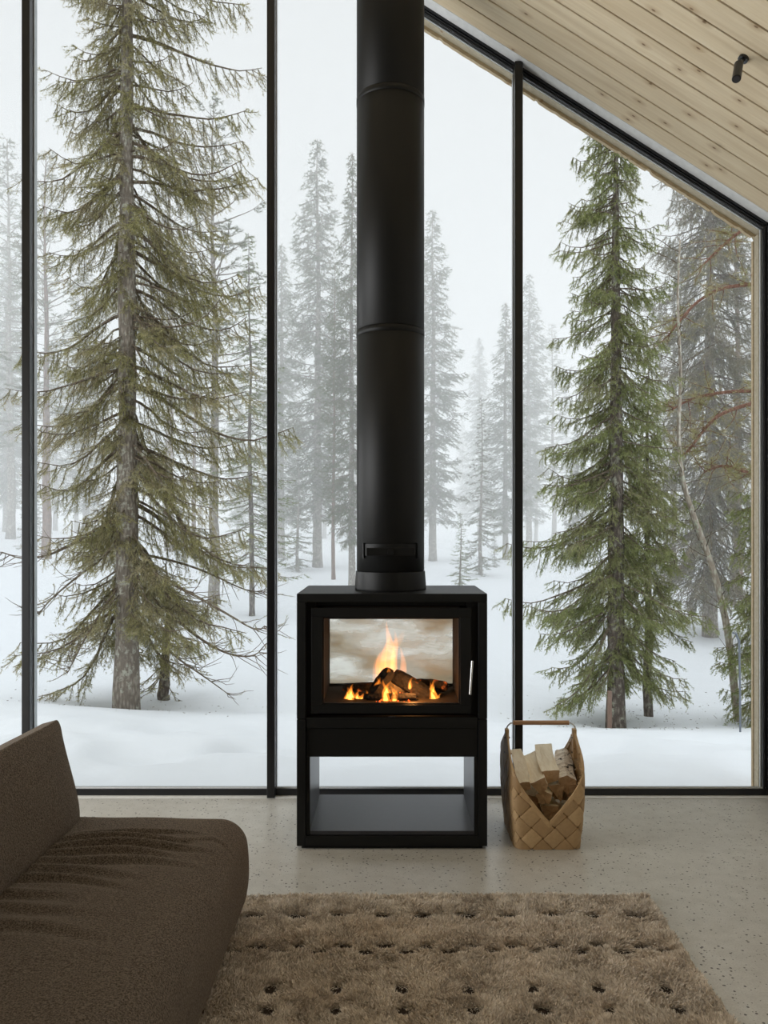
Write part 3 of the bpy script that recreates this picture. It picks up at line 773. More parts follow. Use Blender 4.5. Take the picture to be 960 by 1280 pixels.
split_log('firewood_log', N(653, 983, 3.67), N(646, 941, 3.93), [(-.030, .012), (.018, .022), (.026, -.010), (-.012, -.030)], 1, lab='pale split log at the left edge of the basket with long bare face')
split_log('firewood_log', N(671, 982, 3.66), N(668, 947, 3.93), [(-.034, .006), (.020, .034), (.034, -.004), (.012, -.044)], 2, lab='split log second from left in the basket with dark knot')
split_log('firewood_log', N(688, 971, 3.68), N(682, 937, 3.96), [(-.036, .020), (.034, .030), (.030, -.012), (-.010, -.030)], 3, lab='tallest pale split log in the middle of the basket')
split_log('firewood_log', N(711, 981, 3.68), N(705, 945, 3.95), [(-.036, .022), (.0, .038), (.036, .018), (.038, -.014), (.004, -.044), (-.022, -.02)], 4, bark=True, lab='birch log with peeling white and black bark at the basket right')
split_log('firewood_log', N(683, 997, 3.66), N(683, 978, 3.92), WG(.032, .030), 5, lab='split log with triangular end low in the V of the basket')
split_log('firewood_log', N(696, 990, 3.69), N(698, 966, 3.95), [(-.034, .024), (.030, .030), (.020, -.040)], 6, lab='wedge shaped log end under the tallest log')
split_log('firewood_log', N(715, 1001, 3.70), N(716, 975, 3.93), QD(.026, .024), 7, lab='brown log end below the birch bark log')
split_log('firewood_log', N(685, 1015, 3.67), N(685, 1003, 3.90), [(-.036, .022), (.030, .024), (.028, -.026), (-.020, -.030)], 8, lab='lowest split log just above the notch of the basket')
split_log('firewood_log', N(664, 1003, 3.71), N(663, 980, 3.92), QD(.024, .030), 9, lab='shadowed log tucked behind the left side of the notch')
split_log('firewood_log', N(703, 1019, 3.72), N(703, 1006, 3.92), QD(.026, .022), 10, lab='shadowed log deep in the right of the notch')

# ================================================================== SOFA
def rounded_box(hx, hy, hz, r, nx, ny, nz, fn):
    bm = bmesh.new()
    def face(fix, sgn, na, nb):
        vs = [[None] * (nb + 1) for _ in range(na + 1)]
        for i in range(na + 1):
            for j in range(nb + 1):
                a, b = -1 + 2 * i / na, -1 + 2 * j / nb
                c = [0, 0, 0]; o = [k for k in range(3) if k != fix]; c[fix] = sgn; c[o[0]] = a; c[o[1]] = b
                vs[i][j] = bm.verts.new(c)
        for i in range(na):
            for j in range(nb):
                f = [vs[i][j], vs[i + 1][j], vs[i + 1][j + 1], vs[i][j + 1]]
                bm.faces.new(f if (sgn > 0) ^ (fix == 1) else f[::-1])
    for s in (-1, 1):
        face(0, s, ny, nz); face(1, s, nx, nz); face(2, s, nx, ny)
    bmesh.ops.remove_doubles(bm, verts=bm.verts, dist=1e-5)
    H = (hx, hy, hz)
    for v in bm.verts:
        c = Vector((v.co.x * hx, v.co.y * hy, v.co.z * hz)); rr = [min(r, h) for h in H]
        inn = Vector([max(-(H[k] - rr[k]), min(H[k] - rr[k], c[k])) for k in range(3)])
        d = c - inn
        q = Vector([d[k] / rr[k] for k in range(3)])
        m = max(abs(q[0]), abs(q[1]), abs(q[2]))
        if q.length > 1e-6: q = q.normalized() * m
        v.co = fn(inn + Vector([q[k] * rr[k] for k in range(3)]))
    bmesh.ops.recalc_face_normals(bm, faces=bm.faces)
    me = bpy.data.meshes.new('rounded'); bm.to_mesh(me); bm.free(); return me
sofa = empty('sofa', (-1.1, 1.9, .025)); tag(sofa, 'low brown wool sofa with rounded seat and loose back cushion', 'sofa')
vnw = VN(21)
wr_list = [(-.86, .93, .30, .012, .010, .06), (-.90, .865, .36, .018, .012, .03), (-.88, .80, .40, .020, .013, .02), (-.92, .735, .36, .016, .013, -.02), (-.90, .66, .42, .014, .016, .03),
           (-1.0, .58, .36, .012, .018, .0), (-1.05, .50, .42, .014, .014, -.02), (-1.1, .40, .30, .012, .018, .02), (-1.02, .30, .34, .009, .02, 0), (-.62, .86, .16, .006, .012, .10), (-1.0, .18, .4, .010, .02, .02)]
SHX, SHY, SHZ = .56, 1.02, .185; SCX, SCY, SCZ = -1.085, 1.945, .21
def seat_fn(c):
    x, y, z = c
    e = (1 - (y / SHY) ** 2); ex = (1 - (x / SHX) ** 2); ez = (1 - (z / SHZ) ** 2)
    x2 = x + .020 * ez * (1 if x > 0 else -1) * (abs(x) / SHX) ** 4
    y2 = y + .014 * ez * (1 if y > 0 else -1) * (abs(y) / SHY) ** 12
    z2 = z
    if z > 0:
        z2 += .020 * max(0, ex) * max(0, e) ** .4 * (z / SHZ)
        wx, wy = x + SCX, y + SCY - 1.945 + .0
        for (cx, cy, hl, amp, wd, tilt) in wr_list:
            dx = (wx - cx) / hl
            if abs(dx) < 1:
                yy = wy - (cy + tilt * (wx - cx) - .05 * dx * dx + .01 * math.sin(wx * 14 + cy * 20))
                z2 += amp * .75 * (z / SHZ) * (1 - dx * dx) ** 1.2 * (math.exp(-(yy / wd) ** 2) - 1.1 * math.exp(-((yy + wd * 1.5) / wd) ** 2))
        z2 += .006 * float(vnw(wx, wy, 7.0)) * (z / SHZ)
    if z < 0: x2 -= .02 * (z / SHZ) ** 2 * (1 if x > 0 else -1)
    return Vector((x2, y2, z2))
# wrinkle centres given relative to the seat centre in y, scaled to the visible far half
wr_list = [(a, .15 + (b - .18) * .9, c * .8, d, e_ * 1.1, f) for (a, b, c, d, e_, f) in wr_list]
me = rounded_box(SHX, SHY, SHZ, .085, 110, 300, 26, seat_fn)
o = link('seat', me, M['sofa_wool'], sofa, smooth=True); o.location = Vector((SCX, SCY, SCZ)) - sofa.location
CH, CT, CLn = .200, .15, .52
def cush_fn(c):
    x, y, z = c; u, w = z / CH, y / CLn
    pinch = (1 - .72 * max(0, u) ** 2.2 - .25 * max(0, -u) ** 4) * (1 - .25 * abs(w) ** 6)
    y2 = y * (1 - .05 * (1 - abs(u)) * abs(w) ** 2 * 0 + .04 * max(0, u) ** 3)
    z2 = z * (1 + .03 * abs(w) ** 4 - .02) + .006 * math.sin(y * 6 + 1)
    x = x * 1.0; sh = .72 * max(0, u) ** 2.2 * CT * .80
    return Vector((x * pinch + sh + .006 * float(vnw(y, z, 6.0)), y2, z2))
me = rounded_box(CT, CLn, CH, .045, 26, 110, 50, cush_fn)
for k, yc in enumerate((2.395, 1.35)):
    o = link('back_cushion', me, M['sofa_wool'], sofa, smooth=True); o.rotation_euler = (0, -math.radians(15), 0)
    o.location = Vector((-1.262, yc, .537)) - sofa.location
def br_fn(c): return Vector((c.x, c.y, c.z))
me = rounded_box(.10, 1.0, .33, .06, 10, 60, 20, br_fn)
o = link('backrest', me, M['sofa_wool'], sofa, smooth=True); o.location = Vector((-1.60, 1.93, .385)) - sofa.location
for dx in (-.45, .42):
    for dy in (-.85, .85): mb = MB(); mb.tube([(SCX + dx, SCY + dy, .0), (SCX + dx, SCY + dy, .035)], .03, 16); mb.build('foot', M['frame_black'], sofa, loc=-sofa.location)
sofa.location.z = .0; 
for c in sofa.children: c.location.z += .025
sofa.location.z = .0

# ================================================================== RUG
RX0, RX1, RY0, RY1 = -1.85, 1.005, .9, 3.135
rug = empty('rug', ((RX0 + RX1) / 2, (RY0 + RY1) / 2, 0)); tag(rug, 'beige brown shaggy wool rug with rows of tufted dimples', 'rug')
mb = MB(); mb.box(RX0 + .008, RX1 - .008, RY0, RY1 - .008, 0, .008); o = mb.build('backing', M['rug_backing'], rug, loc=-rug.location)
holes = []
def rowA(y): 
    for k in range(-20, 8):
        x = .130 + k * .157
        if x < RX1 - .05: holes.append((x, y + .006 * math.sin(k * 2.3), .034, .016, .8))
def rowB(y):
    for k in range(-36, 14):
        x = .135 + k * .0735
        if x < RX1 - .04: holes.append((x, y + (.014 if k % 2 == 0 else -.022), .028, .014, .85))
def rowC(y):
    for k in range(-12, 6):
        x = .040 + k * .205
        if x < RX1 - .03: holes.append((x, y + .055, .019, .022, 1.0)); holes.append((x + .006, y - .055, .020, .021, 1.0))
rowA(2.965); rowB(2.735); rowC(2.435); rowB(2.12); rowA(1.90); rowC(1.6)
holes = np.array(holes); rs = np.random.RandomState(11); vr = VN(8); vr2 = VN(9)
NB = 430000
bx = RX0 + 1.15 + rs.rand(NB) * (RX1 - RX0 - 1.15); by = RY1 - (RY1 - 1.7) * rs.rand(NB) ** .9
bx2 = RX0 + rs.rand(40000) * (RX1 - RX0); by2 = RY0 + rs.rand(40000) * (1.75 - RY0)
bx = np.concatenate([bx, bx2]); by = np.concatenate([by, by2])
wob = .006 * vr(bx, by, 30); dmin = np.full(len(bx), 9.); lx = np.zeros(len(bx)); ly = np.zeros(len(bx))
for (hx_, hy_, ra, rb, dp) in holes:
    s = (abs(bx - hx_) < .09) & (abs(by - hy_) < .09); ix = np.where(s)[0]
    dx, dy = (bx[ix] - hx_) / ra, (by[ix] - hy_) / rb; d = np.sqrt(dx * dx + dy * dy) + wob[ix] * 30
    b_ = d < dmin[ix]; dmin[ix] = np.where(b_, d, dmin[ix])
    dyr = by[ix] - hy_
    g = np.exp(-((dx * .6) ** 2)) * np.exp(-((dyr - .03) / .03) ** 2)
    ly[ix] += -g * .010; 
keep = (dmin > 1.0) | (rs.rand(len(bx)) < .06)
hgt = .021 + .010 * vr(bx, by, 9) + .010 * vr2(bx, by, 34) + .005 * rs.randn(len(bx)) * .6
hgt *= np.where(dmin < 1.6, .35 + .65 * np.clip((dmin - 1) / .6, 0, 1), 1); hgt = np.clip(hgt, .008, .045)
# shaggier tufts just behind each dimple
bx, by, hgt, lx, ly = bx[keep], by[keep], hgt[keep], lx[keep], ly[keep]
n = len(bx); az = rs.rand(n) * 2 * PI; ln = .006 + .008 * rs.rand(n)
ldx = np.cos(az) * ln + .020 * vr(bx, by, 16) + lx; ldy = np.sin(az) * ln + .020 * vr2(bx, by, 16) + ly * .8
wa = rs.rand(n) * PI; wd = .0016 + .0012 * rs.rand(n)
b0 = np.stack([bx - np.cos(wa) * wd, by - np.sin(wa) * wd, np.full(n, .004)], 1); b1 = np.stack([bx + np.cos(wa) * wd, by + np.sin(wa) * wd, np.full(n, .004)], 1)
tp = np.stack([bx + ldx, by + ldy, hgt], 1)
m1 = (b0 + tp) / 2 + np.stack([-np.cos(wa) * wd * .6, -np.sin(wa) * wd * .6, hgt * .12], 1); m2 = (b1 + tp) / 2 + np.stack([np.cos(wa) * wd * .6, np.sin(wa) * wd * .6, hgt * .12], 1)
VV = np.stack([b0, b1, m2, m1, tp], 1).reshape(-1, 3); base = np.arange(n)[:, None] * 5
mb = MB(); mb.add(VV, base + np.array([0, 1, 2, 3]), base + np.array([3, 2, 4]))
o = mb.build('pile', M['pile'], rug, loc=-rug.location); tag(o, kind='stuff')

# ================================================================== CEILING SPOTLIGHT
q0 = Vector(P(930, 73, 3.395)); sx, sy = q0.x, 3.395; sz = zc(sx)
sl_ = empty('ceiling_spotlight', (sx, sy, sz)); tag(sl_, 'small black cylindrical spotlight on the sloping pine ceiling', 'spotlight')
nrm = Vector((-math.sin(th), 0, -math.cos(th)))
mb = MB(); mb.tube([(0, 0, 0), nrm * .012], .022, 24); mb.build('mounting_plate', M['frame_black'], sl_)
c_top = Vector(P(923.5, 80, 3.33)) - Vector((sx, sy, sz)); c_bot = Vector(P(920.5, 99, 3.28)) - Vector((sx, sy, sz))
mb = MB(); mb.tube([nrm * .008, c_top + Vector((.006, 0, -.004))], .0085, 12); mb.build('arm', M['frame_black'], sl_)
mb = MB(); mb.tube([nrm * .008 + Vector((-.006, 0, 0)), Vector((-.026, -.02, -.014)), c_top + Vector((-.008, 0, .002))], .0018, 6); mb.build('cable', M['frame_black'], sl_)
mb = MB(); dd = (c_bot - c_top); mb.tube([c_top - dd * .03, c_top, c_top + dd * .02, c_bot - dd * .02, c_bot], [.010, .0165, .018, .018, .0165], 32); hd = mb.build('lamp_head', M['frame_black'], sl_)
mb = MB(); mb.tube([c_bot, c_bot + dd * .01], .012, 24); mb.build('lens', M['shelf_steel'], hd)

# ================================================================== OUTSIDE: snow ground
yp = np.array([[4.40, 990], [5, 950], [6, 918], [6.6, 902], [7.2, 896], [8, 890], [9, 868], [10.5, 838], [12, 805], [14, 770], [17, 742], [21, 718], [27, 698], [35, 684], [50, 668], [80, 650], [140, 640]])
vg = VN(31)
def ground(x, Y):
    x = np.asarray(x, float); Y = np.asarray(Y, float)
    py = np.interp(Y, yp[:, 0], yp[:, 1]); s = x / np.maximum(Y, 4.4)
    right = 1 / (1 + np.exp(-(s - .12) / .04)); left = 1 / (1 + np.exp((s + .28) / .06))
    py = py + right * np.interp(Y, [4.6, 6, 7, 8.5, 9.5, 12, 30], [0, 6, 14, 21, 20, 8, 0])
    py = py - left * np.interp(Y, [5, 6.5, 8, 12, 20, 30, 60], [0, 26, 12, 10, 25, 22, 10]) * np.clip((-.2 - s) / .25, 0, 1.2)
    z = EYE - (py - CY) * Y / F
    z = z + vg(x, Y, .9) * .05 * np.clip((Y - 4.5) / 2, 0, 1) + vg(x + 9, Y, 2.3) * .15 * np.exp(-((Y - 5.6) / .95) ** 2) + vg(x, Y + 5, 5.5) * .05 * np.exp(-((Y - 5.3) / 1.0) ** 2) + vg(x, Y, .25) * .25 * np.clip((Y - 12) / 15, 0, 1)
    for (cx, cy, r, dp) in ((-1.02, 5.38, .15, .14), (X(158, 8), 8, .32, .12), (X(772, 8.3), 8.3, .25, .07), (X(812, 9), 9, .2, .05), (X(920, 8.4), 8.4, .2, .05), (-.35, 5.0, .2, .03), (-.62, 5.7, .16, .03), (.55, 4.9, .2, .035), (1.2, 5.2, .25, .035), (-1.5, 5.1, .2, .04), (X(205, 9), 9, .3, .06)):
        z = z - dp * np.exp(-(((x - cx) / (r * 1.25)) ** 2 + ((Y - cy) / r) ** 2) ** 1.5)
    return z
nr, nc = 420, 300
Yr = 4.42 * (130 / 4.42) ** (np.linspace(0, 1, nr) ** 1.15); sr = np.linspace(-1, 1, nc)
Yg, Sg = np.meshgrid(Yr, sr, indexing='ij'); Xg = Sg * (4.5 + .85 * Yg)
V = np.stack([Xg, Yg, ground(Xg, Yg)], -1); v, q = grid_mesh(V); mb = MB(); mb.add(v, q[:, ::-1])
Yn = np.linspace(-6, 4.42, 2)
for s_ in (-1, 1):
    mb.add([(s_ * 4.9, -12, -.3), (s_ * 60, -12, -.3), (s_ * 60, 4.42, -.3), (s_ * 4.9, 4.42, -.3)], [(0, 1, 2, 3)] if s_ > 0 else [(3, 2, 1, 0)])
mb.add([(-60, -60, -.35), (60, -60, -.35), (60, YB - .2, -.35), (-60, YB - .2, -.35)], [(0, 1, 2, 3)])
go = mb.build('snow_ground', M['snow'], smooth=True); tag(go, 'deep rolling snow covering the forest floor', 'snow', kind='structure')
def gz(x, Y): return float(ground(np.array([x]), np.array([Y]))[0])

# fog: a real scattering volume filling the forest
t = NT('fog'); vs = t.node('ShaderNodeVolumeScatter'); vs.inputs['Color'].default_value = (.985, .99, .995, 1); vs.inputs['Density'].default_value = .031
vs.inputs['Anisotropy'].default_value = 0.0
M['fog'] = t.done(None, vs.outputs[0])
mb = MB(); mb.box(-85, 85, 9.6, 125, -4, 12); fg = mb.build('fog', M['fog']); tag(fg, 'pale winter mist hanging between the distant trees', 'mist', kind='stuff')

# ------------------------------------------------------------------ conifers
def needles_from(segs, rs, per, nl, nw, keep=1.0):
    S0 = np.array([s[0] for s in segs]); S1 = np.array([s[1] for s in segs]); D = S1 - S0; L = np.linalg.norm(D, axis=1)[:, None] + 1e-9; D = D / L
    ref = np.tile([[.13, .31, .94]], (len(D), 1)); A = np.cross(D, ref); A /= np.linalg.norm(A, axis=1)[:, None] + 1e-9; B = np.cross(D, A)
    n = len(S0); k = per
    tt = rs.rand(n, k, 1); ph = rs.rand(n, k, 1) * 2 * PI
    base = S0[:, None] + (S1 - S0)[:, None] * tt
    rad = np.cos(ph) * A[:, None] + np.sin(ph) * B[:, None]
    ln = nl * (.6 + .6 * rs.rand(n, k, 1))
    dirn = rad * .75 + D[:, None] * .75; dirn /= np.linalg.norm(dirn, axis=2)[..., None]
    tip = base + dirn * ln
    wv = np.cross(dirn, D[:, None] + .3 * rs.randn(n, k, 3)); wv /= np.linalg.norm(wv, axis=2)[..., None] + 1e-9
    a = base - wv * nw * .5; b = base + wv * nw * .5
    V = np.stack([a, b, tip], 2).reshape(-1, 3); T = np.arange(n * k * 3).reshape(-1, 3)
    return V, T
def conifer(seed, H, r0, cb, prof, nb, pitch=(15, -25), droop=25, up=30, sec=.09, seclen=.36, ter=.06, terlen=.09, per=10, nl=.024, nw=.004, bare=.12,
            hang=35, trunk_sides=14, bend=.02, lichen=0.0, pine=False, noise_len=.35, top_h=None, tw=.0028, front=0, front_az=0):
    rs = np.random.RandomState(seed); trunk, wood = MB(), MB(); segs = []; lic = []
    n = 30; zt_ = np.linspace(0, H, n); bx_ = bend * np.cumsum(rs.randn(n)) * .35; by_ = bend * np.cumsum(rs.randn(n)) * .35; bx_ -= bx_[0]; by_ -= by_[0]
    tp = np.stack([bx_, by_, zt_ - .12], 1); tr = r0 * (1 - .93 * (zt_ / H) ** 1.05) * (1 + .22 * np.exp(-zt_ / (.18 * H / 6)))
    tr = tr * (1 + .05 * rs.randn(n)); trunk.tube(tp, tr, trunk_sides)
    def tpos(h): return np.array([np.interp(h, zt_, bx_), np.interp(h, zt_, by_), h - .12])
    for k in range(nb):
        f = (k + rs.rand()) / nb; h = cb + (H - cb) * f ** (1.0 if not pine else .9)
        az = k * 2.39996 + rs.randn() * .8; L = prof(h, az) * (1 - noise_len + noise_len * 1.5 * rs.rand())
        if front: L *= 1 - front * max(0, -math.sin(az + front_az)) ** 1.5
        dr_, up_ = droop * (.4 + 1.2 * rs.rand()), up * (.3 + 1.4 * rs.rand())
        if L < .04: continue
        fr = (h - cb) / max(.01, H - cb); p0 = math.radians(pitch[1] + (pitch[0] - pitch[1]) * fr + rs.randn() * 7)
        m = max(5, int(L / .13)); pos = tpos(h); pts = [pos.copy()]; pit = []
        for i in range(m):
            t_ = (i + .5) / m; p = p0 - math.radians(dr_) * math.sin(PI * min(1, t_ * 1.25)) * (1 if not pine else .3) + math.radians(up_) * t_ ** 2.2
            az += rs.randn() * .05 * (1 if not pine else 2.2); p += rs.randn() * .05 * (1 if not pine else 3); dv = np.array([math.cos(p) * math.cos(az), math.cos(p) * math.sin(az), math.sin(p)])
            pos = pos + dv * L / m; pts.append(pos.copy()); pit.append(p)
        pts = np.array(pts); rb = (.005 + .0115 * L) * (r0 / .13) ** .4
        wood.tube(pts, rb * (1 - .85 * np.linspace(0, 1, len(pts))), 5, False)
        s = bare * L * (1 + rs.rand()) if not pine else L * (.35 + .3 * rs.rand()); side = 1
        while s < L:
            t_ = s / L; i = min(m - 1, int(t_ * m)); fpos = pts[i] + (pts[i + 1] - pts[i]) * (t_ * m - i); dv = pts[i + 1] - pts[i]; hv = math.atan2(dv[1], dv[0])
            for side in (-1, 1):
                if rs.rand() < .12: continue
                a2 = hv + side * math.radians(48 + 22 * rs.randn() * .6); l2 = seclen * min(1.0, .25 + L * .75) * (1 - .62 * t_) * (.55 + .75 * rs.rand())
                p2 = math.radians(-hang * (.4 + rs.rand())) if not pine else math.radians(10 + 40 * rs.randn() * .6)
                q = [fpos]; cur = fpos.copy(); mm = 4 if l2 > .16 else 3
                for j in range(mm):
                    dd = np.array([math.cos(p2) * math.cos(a2), math.cos(p2) * math.sin(a2), math.sin(p2)]); cur = cur + dd * l2 / mm; q.append(cur.copy()); p2 += math.radians(6) if not pine else math.radians(12); a2 -= side * .10
                    if rs.rand() < .93: segs.append((q[-2], q[-1]))
                    elif lichen: lic.append((q[-2], q[-1]))
                wood.tube(q, [tw * 1.4] + [tw] * (len(q) - 2) + [tw * .5], 3, False)
                if ter:
                    s2 = ter * .7
                    while s2 < l2:
                        u = s2 / l2 * mm; jj = min(mm - 1, int(u)); c0 = q[jj] + (q[jj + 1] - q[jj]) * (u - jj)
                        for sd in (-1, 1):
                            if rs.rand() < .2: continue
                            a3 = a2 + sd * math.radians(50 + 18 * rs.randn() * .6); p3 = p2 - math.radians(hang * .45 * rs.rand() + 4); l3 = terlen * (.6 + .8 * rs.rand()) * (1 - .4 * s2 / l2)
                            c1 = c0 + l3 * np.array([math.cos(p3) * math.cos(a3), math.cos(p3) * math.sin(a3), math.sin(p3)])
                            (lic if rs.rand() < lichen * (1.5 - t_) else segs).append((c0, c1))
                        s2 += ter
            s += sec * (.7 + .6 * rs.rand())
        segs.append((pts[-2], pts[-1]))
    V, T = needles_from(segs, rs, per, nl, nw); fol = MB(); fol.add(V, None, T)
    lm = None
    if lic:
        V, T = needles_from(lic, rs, max(4, per // 2), nl * .8, nw * 1.2); lm = MB(); lm.add(V, None, T); lm = lm.mesh('lichen')
    return dict(trunk=trunk.mesh('trunk'), wood=wood.mesh('branches'), fol=fol.mesh('foliage'), lic=lm, n=len(segs))
def place(pr, name, x, Y, label, bark, twig, needle, group=None, rz=0, sc=1.0, z=None, cat='tree', sxy=1.0):
    r = empty(name, (x, Y, gz(x, Y) if z is None else z), rz); r.scale = (sc * sxy, sc * sxy, sc)
    o = link('trunk', pr['trunk'], M[bark], r, smooth=True); link('branches', pr['wood'], M[twig], r); link('foliage', pr['fol'], M[needle], r)
    if pr['lic']: link('lichen', pr['lic'], M['lichen'], r)
    tag(r, label, cat, group); return r
def dup(r, x, Y, label, rz, sc, group, sxy=1.0, dz=0):
    c = r.copy(); COL.objects.link(c); c.location = (x, Y, gz(x, Y) + dz); c.rotation_euler = (0, 0, rz); c.scale = (sc * sxy, sc * sxy, sc); tag(c, label)
    if group: c['group'] = group
    elif 'group' in c: del c['group']
    for ch_ in list(r.children):
        d = ch_.copy(); COL.objects.link(d); d.parent = c
    return c

def smooth_pts(pts, n=14):
    p = np.array(pts); 
    for _ in range(2):
        q = [p[0]]
        for a, b in zip(p[:-1], p[1:]): q += [a * .75 + b * .25, a * .25 + b * .75]
        q.append(p[-1]); p = np.array(q)
    return [tuple(a) for a in p]

# big left spruce
def profL(h, az):
    s = math.cos(az)
    base = np.interp(h, [0.3, .9, 2.0, 3.2, 4.6, 6.5, 9, 11.5], [1.15, 1.35, 1.42, 1.38, 1.25, 1.15, .75, .1])
    return float(base * (1 + .10 * s))
big = conifer(5, 11.5, .122, 1.10, profL, 330, front=.8, pitch=(12, -20), droop=26, up=30, sec=.060, seclen=.46, ter=.050, terlen=.12, per=13, nl=.030, nw=.0048, hang=62, lichen=.12, bend=.010, noise_len=.5)
place(big, 'spruce_tree', X(158, 8), 8, 'tall olive green spruce with thick grey trunk behind the left pane', 'bark_grey', 'twig', 'needles_olive')
big_root = bpy.data.objects['spruce_tree']; rs = np.random.RandomState(61); w = MB(); sg = []
bx0 = Vector(big_root.location)
def sweep(pts, r0):
    p = smooth_pts([np.array(P(x, y, 8 + dy)) - np.array(bx0) for x, y, dy in pts]); w.tube(p, r0 * (1 - .8 * np.linspace(0, 1, len(p))), 6, False)
    p = np.array(p)
    for k in range(int(len(p) * 1.4)):
        i = rs.randint(len(p) // 4, len(p) - 1); L = .12 + .28 * rs.rand(); d = np.array([p[-1][0] - p[0][0], 0, 0]); d = d / np.linalg.norm(d) * .7 + rs.randn(3) * .35 + np.array([0, 0, -.25]); q = [p[i]]
        for j in range(4): d = d + rs.randn(3) * .16 + np.array([0, 0, .10]); q.append(q[-1] + d / np.linalg.norm(d) * L / 4)
        w.tube(q, [.004, .0035, .003, .0025, .0012], 4, False)
        if rs.rand() < .35: sg.append((q[2], q[3])); sg.append((q[3], q[4]))
sweep([(160, 700, 0), (200, 722, -.2), (245, 745, -.3), (285, 768, -.4), (322, 790, -.4), (331, 782, -.4)], .020)
sweep([(160, 722, 0), (205, 760, -.1), (240, 792, -.1), (282, 818, -.2), (318, 822, -.2), (332, 805, -.2)], .020)
sweep([(160, 745, 0), (190, 790, .1), (220, 822, .1), (250, 842, 0), (286, 868, 0)], .017)
sweep([(160, 690, 0), (215, 700, .3), (262, 716, .4), (305, 738, .4), (330, 740, .4)], .018)
sweep([(158, 668, 0), (125, 700, -.2), (95, 722, -.3), (62, 750, -.3), (48, 768, -.3)], .018)
sweep([(158, 640, 0), (110, 668, -.2), (70, 692, -.3), (30, 700, -.3), (2, 690, -.3)], .020)
sweep([(158, 720, 0), (130, 758, -.2), (105, 800, -.3), (84, 842, -.3)], .015)
w.build('bare_branches', M['twig'], big_root)
V, T = needles_from(sg, rs, 10, .026, .004); mb = MB(); mb.add(V, None, T); mb.build('sparse_foliage', M['needles_olive'], big_root)
# green right spruce
def profR(h, az):
    s = math.cos(az)
    base = np.interp(h, [.3, 1.2, 2.2, 3.4, 4.2, 5.3, 6.4, 7.4], [.98, 1.08, .98, .84, .68, .56, .38, .05]); return float(base * (1 - .10 * s))
gr = conifer(17, 7.5, .100, .80, profR, 310, front=.8, front_az=.6, pitch=(10, -32), droop=20, up=30, sec=.052, seclen=.40, ter=.045, terlen=.10, per=14, nl=.026, nw=.0048, hang=62, noise_len=.45, lichen=.03, bend=.008)
place(gr, 'spruce_tree', X(770, 8.3), 8.3, 'fresh green spruce with dark lichen covered trunk behind the right pane', 'bark_dark', 'twig', 'needles_green', rz=.6)
# slender spruce right behind it
sm = conifer(23, 4.2, .052, 1.25, lambda h, a: float(np.interp(h, [1.2, 1.9, 3, 4.2], [.62, .66, .40, .05])), 90, pitch=(10, -25), sec=.055, seclen=.34, ter=.05, terlen=.10, per=14, nl=.027, nw=.005, hang=55)
place(sm, 'spruce_tree', X(811, 9), 9, 'slender young spruce with thin bare trunk just right of green spruce', 'bark_dark', 'twig', 'needles_green', rz=1.1)
# right edge spruce
re_ = conifer(29, 3.6, .06, .25, lambda h, a: float(np.interp(h, [.2, 1.2, 2.5, 3.6], [.62, .60, .42, .05])), 130, pitch=(5, -35), sec=.055, seclen=.34, ter=.05, terlen=.10, per=14, nl=.027, nw=.005, hang=60)
place(re_, 'spruce_tree', X(966, 8.1), 8.1, 'drooping dark green spruce cut off by the right window jamb', 'bark_dark', 'twig', 'needles_green', rz=2.0)
# small dark spruce behind the big left one
yk = conifer(37, 1.7, .07, .30, lambda h, a: float(np.interp(h, [.2, .8, 1.7], [.55, .45, .05])), 30, pitch=(5, -30), sec=.07, seclen=.26, ter=.06, terlen=.08, per=10, nl=.024, nw=.004, hang=45)
place(yk, 'spruce_sapling', X(204, 9), 9, 'small dark broken spruce right of the big left trunk', 'bark_dark', 'twig', 'needles_olive')
# mid spruce with light needles
def cone(R, H, cb=.1, p=.8): return lambda h, a: float(R * max(0, 1 - ((h - cb) / (H - cb))) ** p + .05)
mid = conifer(41, 6.8, .05, .9, lambda h, a: float(np.interp(h, [.8, 2, 4, 6.8], [.85, .80, .60, .05])), 170, pitch=(15, -12), droop=15, up=25, sec=.11, seclen=.30, ter=.09, terlen=.10, per=9, nl=.032, nw=.0060, hang=28)
place(mid, 'spruce_tree', X(315, 14), 14, 'thin sparse light green spruce just left of the second mullion', 'bark_dark', 'twig', 'needles_light')
# brown mossy tall tree
bt = conifer(43, 10.5, .115, 1.0, lambda h, a: float(np.interp(h, [1, 2.5, 5, 8, 10.5], [1.15, 1.25, 1.1, .75, .1])), 340, pitch=(20, -25), droop=25, up=20, sec=.10, seclen=.52, ter=.08, terlen=.15, per=10, nl=.042, nw=.0075, hang=65, lichen=.25)
place(bt, 'spruce_tree', X(888, 13), 13, 'tall mossy brown spruce behind the leaning birch at the right', 'bark_grey', 'twig', 'needles_brown')

